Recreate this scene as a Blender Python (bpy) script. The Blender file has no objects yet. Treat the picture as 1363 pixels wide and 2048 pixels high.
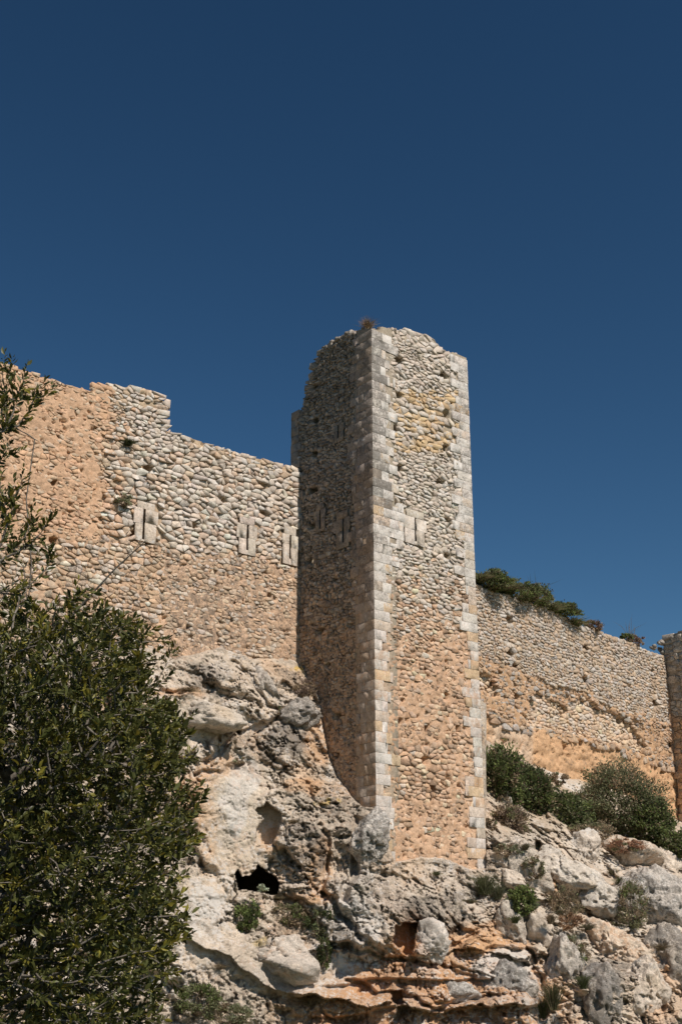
import bpy, bmesh, math, random
import numpy as np
from mathutils import Vector, Matrix, Euler

random.seed(7)
rng = np.random.default_rng(7)
R = math.radians
scene = bpy.context.scene
COL = scene.collection

# ------------------------------------------------------------------ camera, sky, sun
F = 2570.0; TH = R(20.4); CX, CY = 681.5, 1024.0; EYE = 1.6
cam_d = bpy.data.cameras.new("camera")
cam_d.sensor_fit = 'VERTICAL'; cam_d.sensor_height = 36.0
cam_d.lens = F / 2048.0 * 36.0
cam_d.clip_start = 0.1; cam_d.clip_end = 5000
cam = bpy.data.objects.new("camera", cam_d); COL.objects.link(cam)
cam.location = (0, 0, EYE); cam.rotation_euler = (R(90) + TH, 0, 0)
scene.camera = cam

SUN_EL = R(47.0)
SUN_AZ = math.atan2(0.643, -0.766) - R(1.3)          # clockwise from +Y, towards the sun
sx, sy = math.sin(SUN_AZ), math.cos(SUN_AZ)
sun_dir = Vector((sx * math.cos(SUN_EL), sy * math.cos(SUN_EL), math.sin(SUN_EL)))
sd = bpy.data.lights.new("sun", 'SUN'); sd.energy = 5.0; sd.angle = R(0.5); sd.color = (1.0, 0.92, 0.825)
sun = bpy.data.objects.new("sun", sd); COL.objects.link(sun)
sun.rotation_euler = sun_dir.to_track_quat('Z', 'Y').to_euler()

world = bpy.data.worlds.new("World"); scene.world = world; world.use_nodes = True
wn = world.node_tree; wn.nodes.clear()
wo = wn.nodes.new('ShaderNodeOutputWorld'); bg = wn.nodes.new('ShaderNodeBackground')
sky = wn.nodes.new('ShaderNodeTexSky'); sky.sky_type = 'NISHITA'; sky.sun_disc = False
sky.sun_elevation = SUN_EL; sky.sun_rotation = SUN_AZ
sky.altitude = 200; sky.air_density = 1.0; sky.dust_density = 0.0; sky.ozone_density = 1.5
bg.inputs['Strength'].default_value = 0.05
gm = wn.nodes.new('ShaderNodeHueSaturation'); gm.inputs['Saturation'].default_value = 1.06; gm.inputs['Value'].default_value = 0.56; gm.inputs['Hue'].default_value = 0.489
ga = wn.nodes.new('ShaderNodeGamma'); ga.inputs['Gamma'].default_value = 1.5
wn.links.new(sky.outputs[0], ga.inputs['Color']); wn.links.new(ga.outputs[0], gm.inputs['Color']); wn.links.new(gm.outputs[0], bg.inputs[0]); wn.links.new(bg.outputs[0], wo.inputs[0])
vs = scene.view_settings
vs.view_transform = 'Standard'; vs.look = 'None'; vs.exposure = 0.0; vs.gamma = 1.0; vs.use_curve_mapping = False

# ------------------------------------------------------------------ projection helpers (photograph pixels <-> rays)
cT, sT = math.cos(TH), math.sin(TH)
def ray(u, v):
    """a = X/Y and e = (Z-EYE)/Y of the line of sight"""
    x = (np.asarray(u, float) - CX) / F; y = (CY - np.asarray(v, float)) / F
    Y = cT - sT * y
    return x / Y, (sT + cT * y) / Y
def pix(X, Y, Z):
    Z = Z - EYE
    zc = Y * cT + Z * sT; yc = -Y * sT + Z * cT
    return CX + F * X / zc, CY - F * yc / zc

# ------------------------------------------------------------------ noise
def _h(ix, iy, iz, seed):
    ix = ix.astype(np.int64).astype(np.uint64); iy = iy.astype(np.int64).astype(np.uint64); iz = iz.astype(np.int64).astype(np.uint64)
    with np.errstate(over='ignore'):
        h = ix * np.uint64(0x9E3779B97F4A7C15) ^ iy * np.uint64(0xC2B2AE3D27D4EB4F) ^ iz * np.uint64(0x165667B19E3779F9) ^ np.uint64(seed * 7919 + 12345)
        h ^= h >> np.uint64(31); h *= np.uint64(0xBF58476D1CE4E5B9); h ^= h >> np.uint64(27); h *= np.uint64(0x94D049BB133111EB); h ^= h >> np.uint64(32)
    return (h & np.uint64(0xFFFFFF)).astype(np.float64) / float(0xFFFFFF)
def vnoise(P, s, seed=0):
    p = np.asarray(P, float) * s
    i = np.floor(p); f = p - i; f = f * f * f * (f * (f * 6 - 15) + 10)
    x, y, z = i[..., 0], i[..., 1], i[..., 2]; out = 0
    for dx in (0, 1):
        wx = f[..., 0] if dx else 1 - f[..., 0]
        for dy in (0, 1):
            wy = f[..., 1] if dy else 1 - f[..., 1]
            for dz in (0, 1):
                wz = f[..., 2] if dz else 1 - f[..., 2]
                out = out + wx * wy * wz * _h(x + dx, y + dy, z + dz, seed)
    return out * 2 - 1
def fbm(P, s, o=4, seed=0, g=0.5):
    a, t, n = 1.0, 0, 0
    for k in range(o):
        t = t + a * vnoise(P, s, seed + k * 17); n += a; a *= g; s *= 2.03
    return t / n
def ridge(P, s, o=4, seed=0, g=0.5):
    a, t, n = 1.0, 0, 0
    for k in range(o):
        t = t + a * (1 - 2 * np.abs(vnoise(P, s, seed + k * 13))); n += a; a *= g; s *= 2.1
    return t / n
def worley(P, s, seed=0):
    p = np.asarray(P, float) * s; i = np.floor(p)
    f1 = np.full(p.shape[:-1], 9.0); f2 = f1.copy(); idv = np.zeros_like(f1); cen = np.zeros_like(p)
    for dx in (-1, 0, 1):
        for dy in (-1, 0, 1):
            for dz in (-1, 0, 1):
                cx, cy, cz = i[..., 0] + dx, i[..., 1] + dy, i[..., 2] + dz
                qx = cx + _h(cx, cy, cz, seed); qy = cy + _h(cx, cy, cz, seed + 1); qz = cz + _h(cx, cy, cz, seed + 2)
                d = np.sqrt((p[..., 0] - qx) ** 2 + (p[..., 1] - qy) ** 2 + (p[..., 2] - qz) ** 2)
                m = d < f1
                f2 = np.where(m, f1, np.minimum(f2, d)); f1 = np.where(m, d, f1)
                idv = np.where(m, _h(cx, cy, cz, seed + 3), idv)
                cen[m] = np.stack([qx, qy, qz], -1)[m]
    return f1, f2, idv, cen / s
def sm(a, b, x):
    t = np.clip((np.asarray(x, float) - a) / (b - a), 0, 1); return t * t * (3 - 2 * t)
def lerp(a, b, t):
    return a + (b - a) * t
def mixc(c, d, t):
    t = np.asarray(t)[..., None]; return c * (1 - t) + np.asarray(d) * t

# ------------------------------------------------------------------ materials
def nn(t, kind, **kw):
    n = t.nodes.new(kind)
    for k, v in kw.items(): setattr(n, k, v)
    return n
def math_node(t, op, a, b=None, clamp=False):
    n = t.nodes.new('ShaderNodeMath'); n.operation = op; n.use_clamp = clamp
    for i, q in enumerate((a, b)):
        if q is None: continue
        if isinstance(q, (int, float)): n.inputs[i].default_value = q
        else: t.links.new(q, n.inputs[i])
    return n.outputs[0]
def mix_node(t, kind, f, a, b):
    n = t.nodes.new('ShaderNodeMix'); n.data_type = 'RGBA'; n.blend_type = kind
    for i, q in ((0, f), (6, a), (7, b)):
        if isinstance(q, (int, float)): n.inputs[i].default_value = q
        elif isinstance(q, tuple): n.inputs[i].default_value = q
        else: t.links.new(q, n.inputs[i])
    return n.outputs[2]
def ramp(t, x, lo, hi):
    n = t.nodes.new('ShaderNodeMapRange'); n.interpolation_type = 'SMOOTHSTEP'
    t.links.new(x, n.inputs[0])
    for i, q in ((1, lo), (2, hi)):
        if isinstance(q, (int, float)): n.inputs[i].default_value = q
        else: t.links.new(q, n.inputs[i])
    return n.outputs[0]
def noise_node(t, pos, s, det=6, rough=0.6, off=0.0):
    n = t.nodes.new('ShaderNodeTexNoise'); n.inputs['Scale'].default_value = s
    n.inputs['Detail'].default_value = det; n.inputs['Roughness'].default_value = rough
    if off:
        a = t.nodes.new('ShaderNodeVectorMath'); a.operation = 'ADD'; a.inputs[1].default_value = (off, off * .7, off * 1.3)
        t.links.new(pos, a.inputs[0]); pos = a.outputs[0]
    t.links.new(pos, n.inputs['Vector']); return n.outputs['Fac']

def stone_material(name, bump=1.0, pit=1.0, fine=1.0):
    """limestone: base colour from the attribute Col, lichen and pitting amounts from Aux"""
    m = bpy.data.materials.new(name); m.use_nodes = True; t = m.node_tree; t.nodes.clear()
    out = nn(t, 'ShaderNodeOutputMaterial'); bs = nn(t, 'ShaderNodeBsdfPrincipled')
    bs.inputs['Roughness'].default_value = 0.95; bs.inputs['Specular IOR Level'].default_value = 0.15
    geo = nn(t, 'ShaderNodeNewGeometry'); pos = geo.outputs['Position']
    col = nn(t, 'ShaderNodeAttribute', attribute_name='Col').outputs['Color']
    aux = nn(t, 'ShaderNodeAttribute', attribute_name='Aux').outputs['Color']
    sep = nn(t, 'ShaderNodeSeparateColor'); t.links.new(aux, sep.inputs[0])
    wl, dk, orr = sep.outputs[0], sep.outputs[1], sep.outputs[2]
    n1 = noise_node(t, pos, 1.7, 8, 0.65); n2 = noise_node(t, pos, 9, 8, 0.7, 11); n3 = noise_node(t, pos, 34, 5, 0.7, 23)
    n4 = noise_node(t, pos, 4.2, 8, 0.72, 37); n5 = noise_node(t, pos, 14, 6, 0.75, 51)
    v = math_node(t, 'ADD', math_node(t, 'MULTIPLY', n1, 0.7), math_node(t, 'ADD', math_node(t, 'MULTIPLY', n2, 1.35), math_node(t, 'MULTIPLY', n3, 1.35 * fine)))
    v = math_node(t, 'MAXIMUM', math_node(t, 'ADD', v, -0.72), 0.28)
    c = mix_node(t, 'MULTIPLY', 1.0, col, (0, 0, 0, 1))
    cb = nn(t, 'ShaderNodeCombineColor')
    for i in range(3): t.links.new(v, cb.inputs[i])
    c = mix_node(t, 'MULTIPLY', 1.0, col, cb.outputs[0])
    # warm mineral stain
    so = ramp(t, math_node(t, 'ADD', n4, math_node(t, 'MULTIPLY', orr, 0.55)), 0.60, 0.78)
    c = mix_node(t, 'MIX', math_node(t, 'MULTIPLY', so, 0.6), c, (0.48, 0.27, 0.145, 1))
    # white crust lichen
    sw = ramp(t, math_node(t, 'ADD', math_node(t, 'ADD', math_node(t, 'MULTIPLY', n4, 0.6), math_node(t, 'MULTIPLY', n5, 0.4)), math_node(t, 'MULTIPLY', wl, 0.5)), 0.655, 0.73)
    c = mix_node(t, 'MIX', math_node(t, 'MULTIPLY', sw, 0.8), c, (0.60, 0.565, 0.52, 1))
    # dark lichen and pits
    d1 = noise_node(t, pos, 3.1, 7, 0.75, 71); d2 = noise_node(t, pos, 13, 5, 0.85, 83)
    sdk = ramp(t, math_node(t, 'ADD', math_node(t, 'ADD', math_node(t, 'MULTIPLY', d1, 0.45), math_node(t, 'MULTIPLY', d2, 0.55)), math_node(t, 'MULTIPLY', dk, 0.45)), 0.60, 0.72)
    c = mix_node(t, 'MIX', math_node(t, 'MULTIPLY', sdk, 0.72), c, (0.105, 0.092, 0.08, 1))
    t.links.new(c, bs.inputs['Base Color'])
    vo = nn(t, 'ShaderNodeTexVoronoi'); vo.inputs['Scale'].default_value = 13; t.links.new(pos, vo.inputs['Vector'])
    hp = ramp(t, vo.outputs['Distance'], 0.08, 0.34)
    h = math_node(t, 'ADD', math_node(t, 'MULTIPLY', n2, 0.08), math_node(t, 'MULTIPLY', n3, 0.035))
    h = math_node(t, 'ADD', h, math_node(t, 'MULTIPLY', math_node(t, 'MULTIPLY', hp, dk), 0.05 * pit))
    b = nn(t, 'ShaderNodeBump'); b.inputs['Strength'].default_value = min(1.0, 0.85 * bump); b.inputs['Distance'].default_value = 0.55 * bump
    t.links.new(h, b.inputs['Height']); t.links.new(b.outputs[0], bs.inputs['Normal'])
    t.links.new(bs.outputs[0], out.inputs[0]); return m

def leaf_material(name, rough=0.45, spec=0.5, trans=0.25):
    m = bpy.data.materials.new(name); m.use_nodes = True; t = m.node_tree; t.nodes.clear()
    out = nn(t, 'ShaderNodeOutputMaterial'); bs = nn(t, 'ShaderNodeBsdfPrincipled'); tr = nn(t, 'ShaderNodeBsdfTranslucent'); mx = nn(t, 'ShaderNodeMixShader')
    bs.inputs['Roughness'].default_value = rough; bs.inputs['Specular IOR Level'].default_value = spec
    col = nn(t, 'ShaderNodeAttribute', attribute_name='Col').outputs['Color']
    geo = nn(t, 'ShaderNodeNewGeometry'); n = noise_node(t, geo.outputs['Position'], 25, 3, 0.6)
    v = math_node(t, 'ADD', n, 0.5); cb = nn(t, 'ShaderNodeCombineColor')
    for i in range(3): t.links.new(v, cb.inputs[i])
    c = mix_node(t, 'MULTIPLY', 1.0, col, cb.outputs[0])
    t.links.new(c, bs.inputs['Base Color'])
    hs = nn(t, 'ShaderNodeHueSaturation'); hs.inputs['Hue'].default_value = 0.48; hs.inputs['Value'].default_value = 1.3
    t.links.new(c, hs.inputs['Color']); t.links.new(hs.outputs[0], tr.inputs[0])
    mx.inputs[0].default_value = trans
    t.links.new(bs.outputs[0], mx.inputs[1]); t.links.new(tr.outputs[0], mx.inputs[2]); t.links.new(mx.outputs[0], out.inputs[0])
    return m
def bark_material(name, c0, c1, s=30):
    m = bpy.data.materials.new(name); m.use_nodes = True; t = m.node_tree
    bs = t.nodes['Principled BSDF']; bs.inputs['Roughness'].default_value = 0.9
    geo = nn(t, 'ShaderNodeNewGeometry'); n = noise_node(t, geo.outputs['Position'], s, 6, 0.7)
    t.links.new(mix_node(t, 'MIX', ramp(t, n, 0.35, 0.65), c0, c1), bs.inputs['Base Color'])
    b = nn(t, 'ShaderNodeBump'); b.inputs['Strength'].default_value = 0.5; b.inputs['Distance'].default_value = 0.01
    t.links.new(n, b.inputs['Height']); t.links.new(b.outputs[0], bs.inputs['Normal'])
    return m
M_MASON = stone_material('masonry_limestone', 0.8)
M_ROCK = stone_material('cliff_limestone', 1.2, 1.6)
M_LEAF = leaf_material('glossy_leaf', 0.42, 0.3, 0.25)
M_SCRUB = leaf_material('scrub_leaf', 0.7, 0.2, 0.38)
M_BARK = bark_material('grey_bark', (0.085, 0.07, 0.055, 1), (0.2, 0.175, 0.145, 1))
M_TWIG = bark_material('dry_twig', (0.11, 0.075, 0.05, 1), (0.22, 0.16, 0.11, 1), 50)

# ------------------------------------------------------------------ object helpers
def props(o, label=None, cat=None, group=None, kind=None):
    if label: o['label'] = label
    if cat: o['category'] = cat
    if group: o['group'] = group
    if kind: o['kind'] = kind
    return o
def empty(name, loc, label, cat, group=None):
    o = bpy.data.objects.new(name, None); COL.objects.link(o); o.location = loc; o.empty_display_size = 0.2
    return props(o, label, cat, group)
def mesh_obj(name, V, Fc, mat, parent=None, colr=None, aux=None, smooth=False):
    me = bpy.data.meshes.new(name)
    V = np.asarray(V, np.float32)
    if isinstance(Fc, np.ndarray):
        k = Fc.shape[1]; nf = len(Fc)
        me.vertices.add(len(V)); me.vertices.foreach_set('co', V.ravel())
        me.loops.add(nf * k); me.loops.foreach_set('vertex_index', Fc.astype(np.int32).ravel())
        me.polygons.add(nf); me.polygons.foreach_set('loop_start', np.arange(0, nf * k, k, dtype=np.int32))
        me.update(calc_edges=True)
    else:
        me.from_pydata(V.tolist(), [], Fc)
    for nm, c in (('Col', colr), ('Aux', aux)):
        if c is not None:
            c = np.asarray(c, np.float32)
            if c.ndim == 1: c = np.tile(c, (len(V), 1))
            a = me.color_attributes.new(nm, 'FLOAT_COLOR', 'POINT')
            a.data.foreach_set('color', np.concatenate([c, np.ones((len(V), 1), np.float32)], 1).ravel())
    if smooth: me.polygons.foreach_set('use_smooth', np.ones(len(me.polygons), bool))
    me.materials.append(mat)
    o = bpy.data.objects.new(name, me); COL.objects.link(o)
    if parent is not None:
        o.parent = parent; o.matrix_parent_inverse = Matrix.Translation(-Vector(parent.location))
    return o
class Bag:
    """collects triangle meshes that are joined into one part"""
    def __init__(s): s.V, s.T, s.C, s.A, s.n = [], [], [], [], 0
    def add(s, V, T, c, a):
        s.V.append(V); s.T.append(np.asarray(T, np.int64) + s.n)
        s.C.append(np.tile(np.asarray(c, np.float32), (len(V), 1)) if np.ndim(c) == 1 else c)
        s.A.append(np.tile(np.asarray(a, np.float32), (len(V), 1)) if np.ndim(a) == 1 else a); s.n += len(V)
    def build(s, name, mat, parent=None, smooth=False):
        if not s.V: return None
        return mesh_obj(name, np.concatenate(s.V), np.concatenate(s.T), mat, parent, np.concatenate(s.C), np.concatenate(s.A), smooth)

# ------------------------------------------------------------------ masonry faces
class Face:
    def __init__(s, P0, ang=None, d=None, n=None):
        s.P0 = np.array(P0, float); s.d = np.array(d, float); s.n = np.array(n, float)
    def hit(s, u, v):
        a, e = ray(u, v)
        q = (a * s.P0[1] - s.P0[0]) / (s.d[0] - a * s.d[1])
        Y = s.P0[1] + q * s.d[1]
        return q, EYE + e * Y
    def depth(s, u, v):
        q, z = s.hit(u, v); return s.P0[1] + q * s.d[1]
    def pos(s, q, off, z):
        q = np.asarray(q, float); off = np.asarray(off, float)
        x = s.P0[0] + s.d[0] * q + s.n[0] * off; y = s.P0[1] + s.d[1] * q + s.n[1] * off
        return np.stack([x, y, np.broadcast_to(z, x.shape)], -1)
    def px(s, q, z):
        p = s.pos(q, 0 * np.asarray(q, float), z); return pix(p[..., 0], p[..., 1], p[..., 2])

cA, sA = math.cos(R(40)), math.sin(R(40))
A = np.array([1.133, 42.0]); dF = np.array([cA, sA]); nF = np.array([sA, -cA]); dL = np.array([-sA, cA]); nL = np.array([-cA, -sA])
FRONT = Face(A, d=dF, n=nF); LEFT = Face(A, d=dL, n=nL)
WF = 4.91; WL = 4.69; TP = 4.11
RIGHT = Face(A + dF * WF, d=dL, n=-nL); BACK = Face(A + dL * WL, d=dF, n=-nF)
W1 = Face(A + dL * TP, d=-dF, n=nF)                                   # s grows to the left
c2, s2 = math.cos(R(49)), math.sin(R(49))
W2P = A + dL * TP + dF * WF
W2 = Face(W2P, d=(c2, s2), n=(s2, -c2))
e2 = W2.hit(1338, 1420)[0]
T2P = W2P + np.array([c2, s2]) * e2
T2 = Face(T2P, d=-dL, n=nL)                                            # its shaded side face, s grows towards the camera
T2F = Face(T2P - dL * 5.0, d=dF, n=nF)

def prof(face, pts):
    """top line of a wall through photograph points -> function of s"""
    q = [face.hit(u, v) for u, v in pts]; q.sort(key=lambda t: t[0])
    xs = np.array([t[0] for t in q]); zs = np.array([t[1] for t in q])
    return lambda s: np.interp(s, xs, zs)

def backing(face, s0, s1, z0, ztop, off, colf, parent, res=0.05, thick=1.0, name='wall_core', holes=(), resz=None):
    ns = int((s1 - s0) / res) + 1; zt = float(np.max(ztop(np.linspace(s0, s1, 200)))); nz = int((zt - z0) / (resz or res)) + 2
    S = np.linspace(s0, s1, ns); Zc = z0 + np.arange(nz) * (resz or res)
    SS, ZZ = np.meshgrid(S, Zc)
    T = ztop(SS) - 0.03; clip = ZZ >= T; ZZ = np.minimum(ZZ, T)
    O = off(SS, ZZ)
    for (hs, hz, w, h, dep) in holes:
        m = (np.abs(SS - hs) < w / 2) & (np.abs(ZZ - hz) < h / 2) & ~clip
        O = np.where(m, -dep, O)
    P = face.pos(SS, O, ZZ); P[..., 2] = ZZ
    C, X = colf(SS, ZZ, P)
    idx = np.arange(ns * nz).reshape(nz, ns)
    q = np.stack([idx[:-1, :-1], idx[:-1, 1:], idx[1:, 1:], idx[1:, :-1]], -1).reshape(-1, 4)
    cl = clip.ravel(); q = q[~(cl[q[:, 0]] & cl[q[:, 1]])]
    V = P.reshape(-1, 3); n0 = len(V)
    top = face.pos(S, -thick + 0 * S, 0); top[:, 2] = ztop(S) - 0.03
    bot = top.copy(); bot[:, 2] = z0
    V = np.concatenate([V, top, bot]); it = n0 + np.arange(ns); ib = it + ns; fr = idx[-1]
    q2 = np.stack([fr[:-1], fr[1:], it[1:], it[:-1]], -1); q3 = np.stack([it[:-1], it[1:], ib[1:], ib[:-1]], -1)
    Ca = np.concatenate([C.reshape(-1, 3), np.tile([0.3, 0.26, 0.2], (2 * ns, 1))]); Xa = np.concatenate([X.reshape(-1, 3), np.zeros((2 * ns, 3))])
    sides = []
    for k in (0, -1):
        col = idx[:, k]; sides.append([col[0], col[-1], it[k], ib[k]])
    q = np.concatenate([q, q2, q3, np.array(sides)])
    o = mesh_obj(name, V, q, M_MASON, parent, Ca, Xa); return o

def seeds_for(regions, regf, s0, s1, z0, ztop):
    """regions: {id: (hmin, hmax, amin, amax)}; keeps the seeds of each region that fall inside it"""
    out = []
    for rid, (h0, h1, a0, a1) in regions.items():
        z = z0; pts = []
        while True:
            h = random.uniform(h0, h1)
            if z > z0 + 40: break
            s = s0 + random.random() * 0.2
            while s < s1:
                w = h * random.uniform(a0, a1)
                r_ = random.random()
                if r_ > .13: pts.append((s + w / 2 + random.uniform(-.2, .2) * w, z + h / 2 + random.uniform(-.24, .24) * h + 0.05 * math.sin(s * 1.3 + z)))
                if r_ > .80: pts.append((s + w * random.uniform(.0, .2), z + h * random.uniform(0, 1)))
                s += w
            z += h
            if z > zmax_cache[0]: break
        p = np.array(pts); p = p[p[:, 1] < ztop(p[:, 0]) - 0.05]
        out.append(np.concatenate([p[regf(p[:, 0], p[:, 1]) == rid], np.full(((regf(p[:, 0], p[:, 1]) == rid).sum(), 1), rid)], 1))
    return np.concatenate(out)
zmax_cache = [30.0]

def voronoi(P, kz=1.45, rad=0.6):
    """cells of the seeds in a metric that squashes height; returns polygons (lists of (s, z))"""
    q = P[:, :2] * [1, kz]; cell = rad; B = {}
    for i, (x, y) in enumerate(q): B.setdefault((int(x // cell), int(y // cell)), []).append(i)
    out = []
    for i, (x, y) in enumerate(q):
        bx, by = int(x // cell), int(y // cell); c = []
        for ax in (-1, 0, 1):
            for ay in (-1, 0, 1): c += B.get((bx + ax, by + ay), [])
        c = np.array([k for k in c if k != i]); poly = [(x - .34, y - .34), (x + .34, y - .34), (x + .34, y + .34), (x - .34, y + .34)]
        if len(c):
            dd = np.hypot(q[c, 0] - x, q[c, 1] - y); c = c[np.argsort(dd)][:14]
            for k in c:
                X, Y = q[k]; nx, ny = X - x, Y - y; L = (nx * (X + x) + ny * (Y + y)) / 2
                np_, m = [], len(poly)
                dv = [nx * a + ny * b - L for a, b in poly]
                if max(dv) <= 0: continue
                for j in range(m):
                    p, r = poly[j], poly[(j + 1) % m]; dp, dr = dv[j], dv[(j + 1) % m]
                    if dp <= 0: np_.append(p)
                    if (dp < 0 < dr) or (dr < 0 < dp):
                        t = dp / (dp - dr); np_.append((p[0] + (r[0] - p[0]) * t, p[1] + (r[1] - p[1]) * t))
                poly = np_
                if len(poly) < 3: break
        out.append([(a, b / kz) for a, b in poly])
    return out

def clip_axis(poly, axis, lim, keep_less):
    out = []; m = len(poly)
    for j in range(m):
        p, r = poly[j], poly[(j + 1) % m]
        dp = (p[axis] - lim) * (1 if keep_less else -1); dr = (r[axis] - lim) * (1 if keep_less else -1)
        if dp <= 0: out.append(p)
        if dp * dr < 0:
            t = dp / (dp - dr); out.append((p[0] + (r[0] - p[0]) * t, p[1] + (r[1] - p[1]) * t))
    return out

def stone_geo(face, poly, base, gap, bulge, tilt, back=-0.14):
    """rough faced stone: 5 triangles for each corner"""
    # drop very short edges
    pl = []
    for p in poly:
        if not pl or math.hypot(p[0] - pl[-1][0], p[1] - pl[-1][1]) > 0.06: pl.append(p)
    if len(pl) > 2 and math.hypot(pl[0][0] - pl[-1][0], pl[0][1] - pl[-1][1]) < 0.06: pl.pop()
    if len(pl) < 3: return None
    p = np.array(pl); c = p.mean(0); r = np.hypot(*(p - c).T); rm = max(r.mean(), 0.03)
    f = np.clip(1 - gap / np.maximum(r, 0.03), 0.3, 1)[:, None]
    n = len(p)
    p1 = c + (p - c) * f + rng.normal(0, 0.008, (n, 2)); p2 = c + (p1 - c) * rng.uniform(0.80, 0.98, (n, 1)) + rng.normal(0, 0.005, (n, 2))
    t1, t2 = random.gauss(0, tilt), random.gauss(0, tilt) - tilt * 0.25
    def o(q, b): return base + b + np.clip((q[:, 0] - c[0]) * t1 + (q[:, 1] - c[1]) * t2, -.06, .06)
    V = np.concatenate([face.pos(p1[:, 0], back + base * 0 + 0 * p1[:, 0], 0), face.pos(p1[:, 0], o(p1, -bulge * .9) + rng.normal(0, .006, n), 0), face.pos(p2[:, 0], o(p2, 0) + rng.normal(0, .004 + bulge * .4, n), 0),
                        face.pos(c[None, 0] + rng.normal(0, .02), o(c[None], rng.normal(.002, .003 + bulge * .4)) + 0, 0)])
    V[:, 2] = np.concatenate([p1[:, 1], p1[:, 1], p2[:, 1], [c[1]]])
    T = []
    for j in range(n):
        k = (j + 1) % n
        T += [(j, k, n + k), (j, n + k, n + j), (n + j, n + k, 2 * n + k), (n + j, 2 * n + k, 2 * n + j), (2 * n + j, 2 * n + k, 3 * n)]
    return V, np.array(T)

def block_geo(face, s0, s1, z0, z1, proud=0.045, back=-0.25, rough=0.006):
    """dressed block: subdivided, slightly worn face"""
    g = 0.003; s0 += g; s1 -= g; z0 += g; z1 -= g; nx, nz = 4, 3
    S = np.array([s0, s0 + .012, (s0 + s1) / 2, s1 - .012, s1]); Z = np.array([z0, z0 + .012, z1 - .012, z1])
    SS, ZZ = np.meshgrid(S, Z); edge = np.zeros_like(SS); edge[0] = edge[-1] = 1; edge[:, 0] = edge[:, -1] = 1
    O = proud - edge * random.uniform(.002, .008) + rng.normal(0, rough * .6, SS.shape) + (SS - s0) * random.gauss(0, .01)
    SS = SS + rng.normal(0, .004, SS.shape); ZZ = ZZ + rng.normal(0, .004, SS.shape)
    V = face.pos(SS, O, ZZ).reshape(-1, 3); V[:, 2] = ZZ.ravel()
    idx = np.arange(20).reshape(4, 5); T = []
    for j in range(3):
        for i in range(4):
            a, b, c, d = idx[j, i], idx[j, i + 1], idx[j + 1, i + 1], idx[j + 1, i]; T += [(a, b, c), (a, c, d)]
    cs = np.array([(s0, z0), (s1, z0), (s1, z1), (s0, z1)]); B = face.pos(cs[:, 0], back + 0 * cs[:, 0], 0); B[:, 2] = cs[:, 1]
    V = np.concatenate([V, B]); f = [idx[0, 0], idx[0, 4], idx[3, 4], idx[3, 0]]
    for j in range(4):
        k = (j + 1) % 4; T += [(f[j], 20 + j, 20 + k), (f[j], 20 + k, f[k])]
    return V, np.array(T)

def place_pieces(pieces, name, parent, limit=300, mat=None):
    """pieces: (V, T, colour, aux). The ones that show largest become parts of their own, the rest one joined part"""
    mat = mat or M_MASON
    def score(p):
        c = p[0].mean(0); u, v = pix(c[0], c[1], c[2])
        ext = np.ptp(p[0][:, 2]) * np.hypot(np.ptp(p[0][:, 0]), np.ptp(p[0][:, 1])) / (c[1] ** 2)
        return ext if (-5 < u < 1368 and -5 < v < 2053) else ext * 1e-4
    order = sorted(range(len(pieces)), key=lambda i: -score(pieces[i]))
    for i in order[:limit]:
        V, T, c, a = pieces[i]; mesh_obj(name, V, T, mat, parent, c, a)
    if len(order) > limit:
        b = Bag()
        for i in order[limit:]: b.add(*pieces[i])
        o = b.build(name + '_infill', mat, parent); o['kind'] = 'stuff'

def J(c, s=0.1, w=0.016):
    """jittered colour: common brightness and a little hue"""
    k = 1 + random.gauss(0, s); k = min(max(k, .6), 1.3)
    return np.clip(np.array(c) * k * (1 + np.array([random.gauss(0, w), 0, -random.gauss(0, w)])), 0.02, 0.62)

PALE = np.array([0.555, 0.47, 0.39]); GREY = np.array([0.56, 0.505, 0.45]); ORANGE = np.array([0.54, 0.345, 0.22]); BEIGE = np.array([0.53, 0.405, 0.295])
OCHRE = np.array([0.55, 0.395, 0.235]); WARM = np.array([0.53, 0.37, 0.25]); BROWN = np.array([0.25, 0.21, 0.17])

def nz2(u, v, s, seed=0, o=3):
    return fbm(np.stack([np.asarray(u, float), np.asarray(v, float), 0 * np.asarray(u, float)], -1), s, o, seed)

# ================================================================== THE TOWER
tower = empty('ruined_tower', (A[0], A[1], 6.0), 'tall square stone tower with pale dressed corners rising from the cliff', 'tower')
ztF = prof(FRONT, [(743, 656), (757, 660), (762, 652), (772, 655), (790, 660), (800, 660), (812, 664), (826, 660), (840, 671), (850, 673), (868, 676), (872, 684), (883, 697), (885, 701), (902, 706), (903, 703), (931, 715)])
ztL = prof(LEFT, [(743, 656), (728, 656), (715, 660), (702, 668), (690, 668), (678, 672), (665, 684), (655, 686), (645, 694), (640, 712), (632, 722), (627, 738), (624, 744), (620, 765), (621, 772), (612, 795), (606, 806), (600, 822), (592, 826), (585, 831)])
ztR = lambda s: np.interp(s, [0, .6, WL], [ztF(WF) - .05, ztF(WF) - .1, 21.0])
ztB = lambda s: np.interp(s, [0, WF], [ztL(WL), 21.0])

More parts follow.
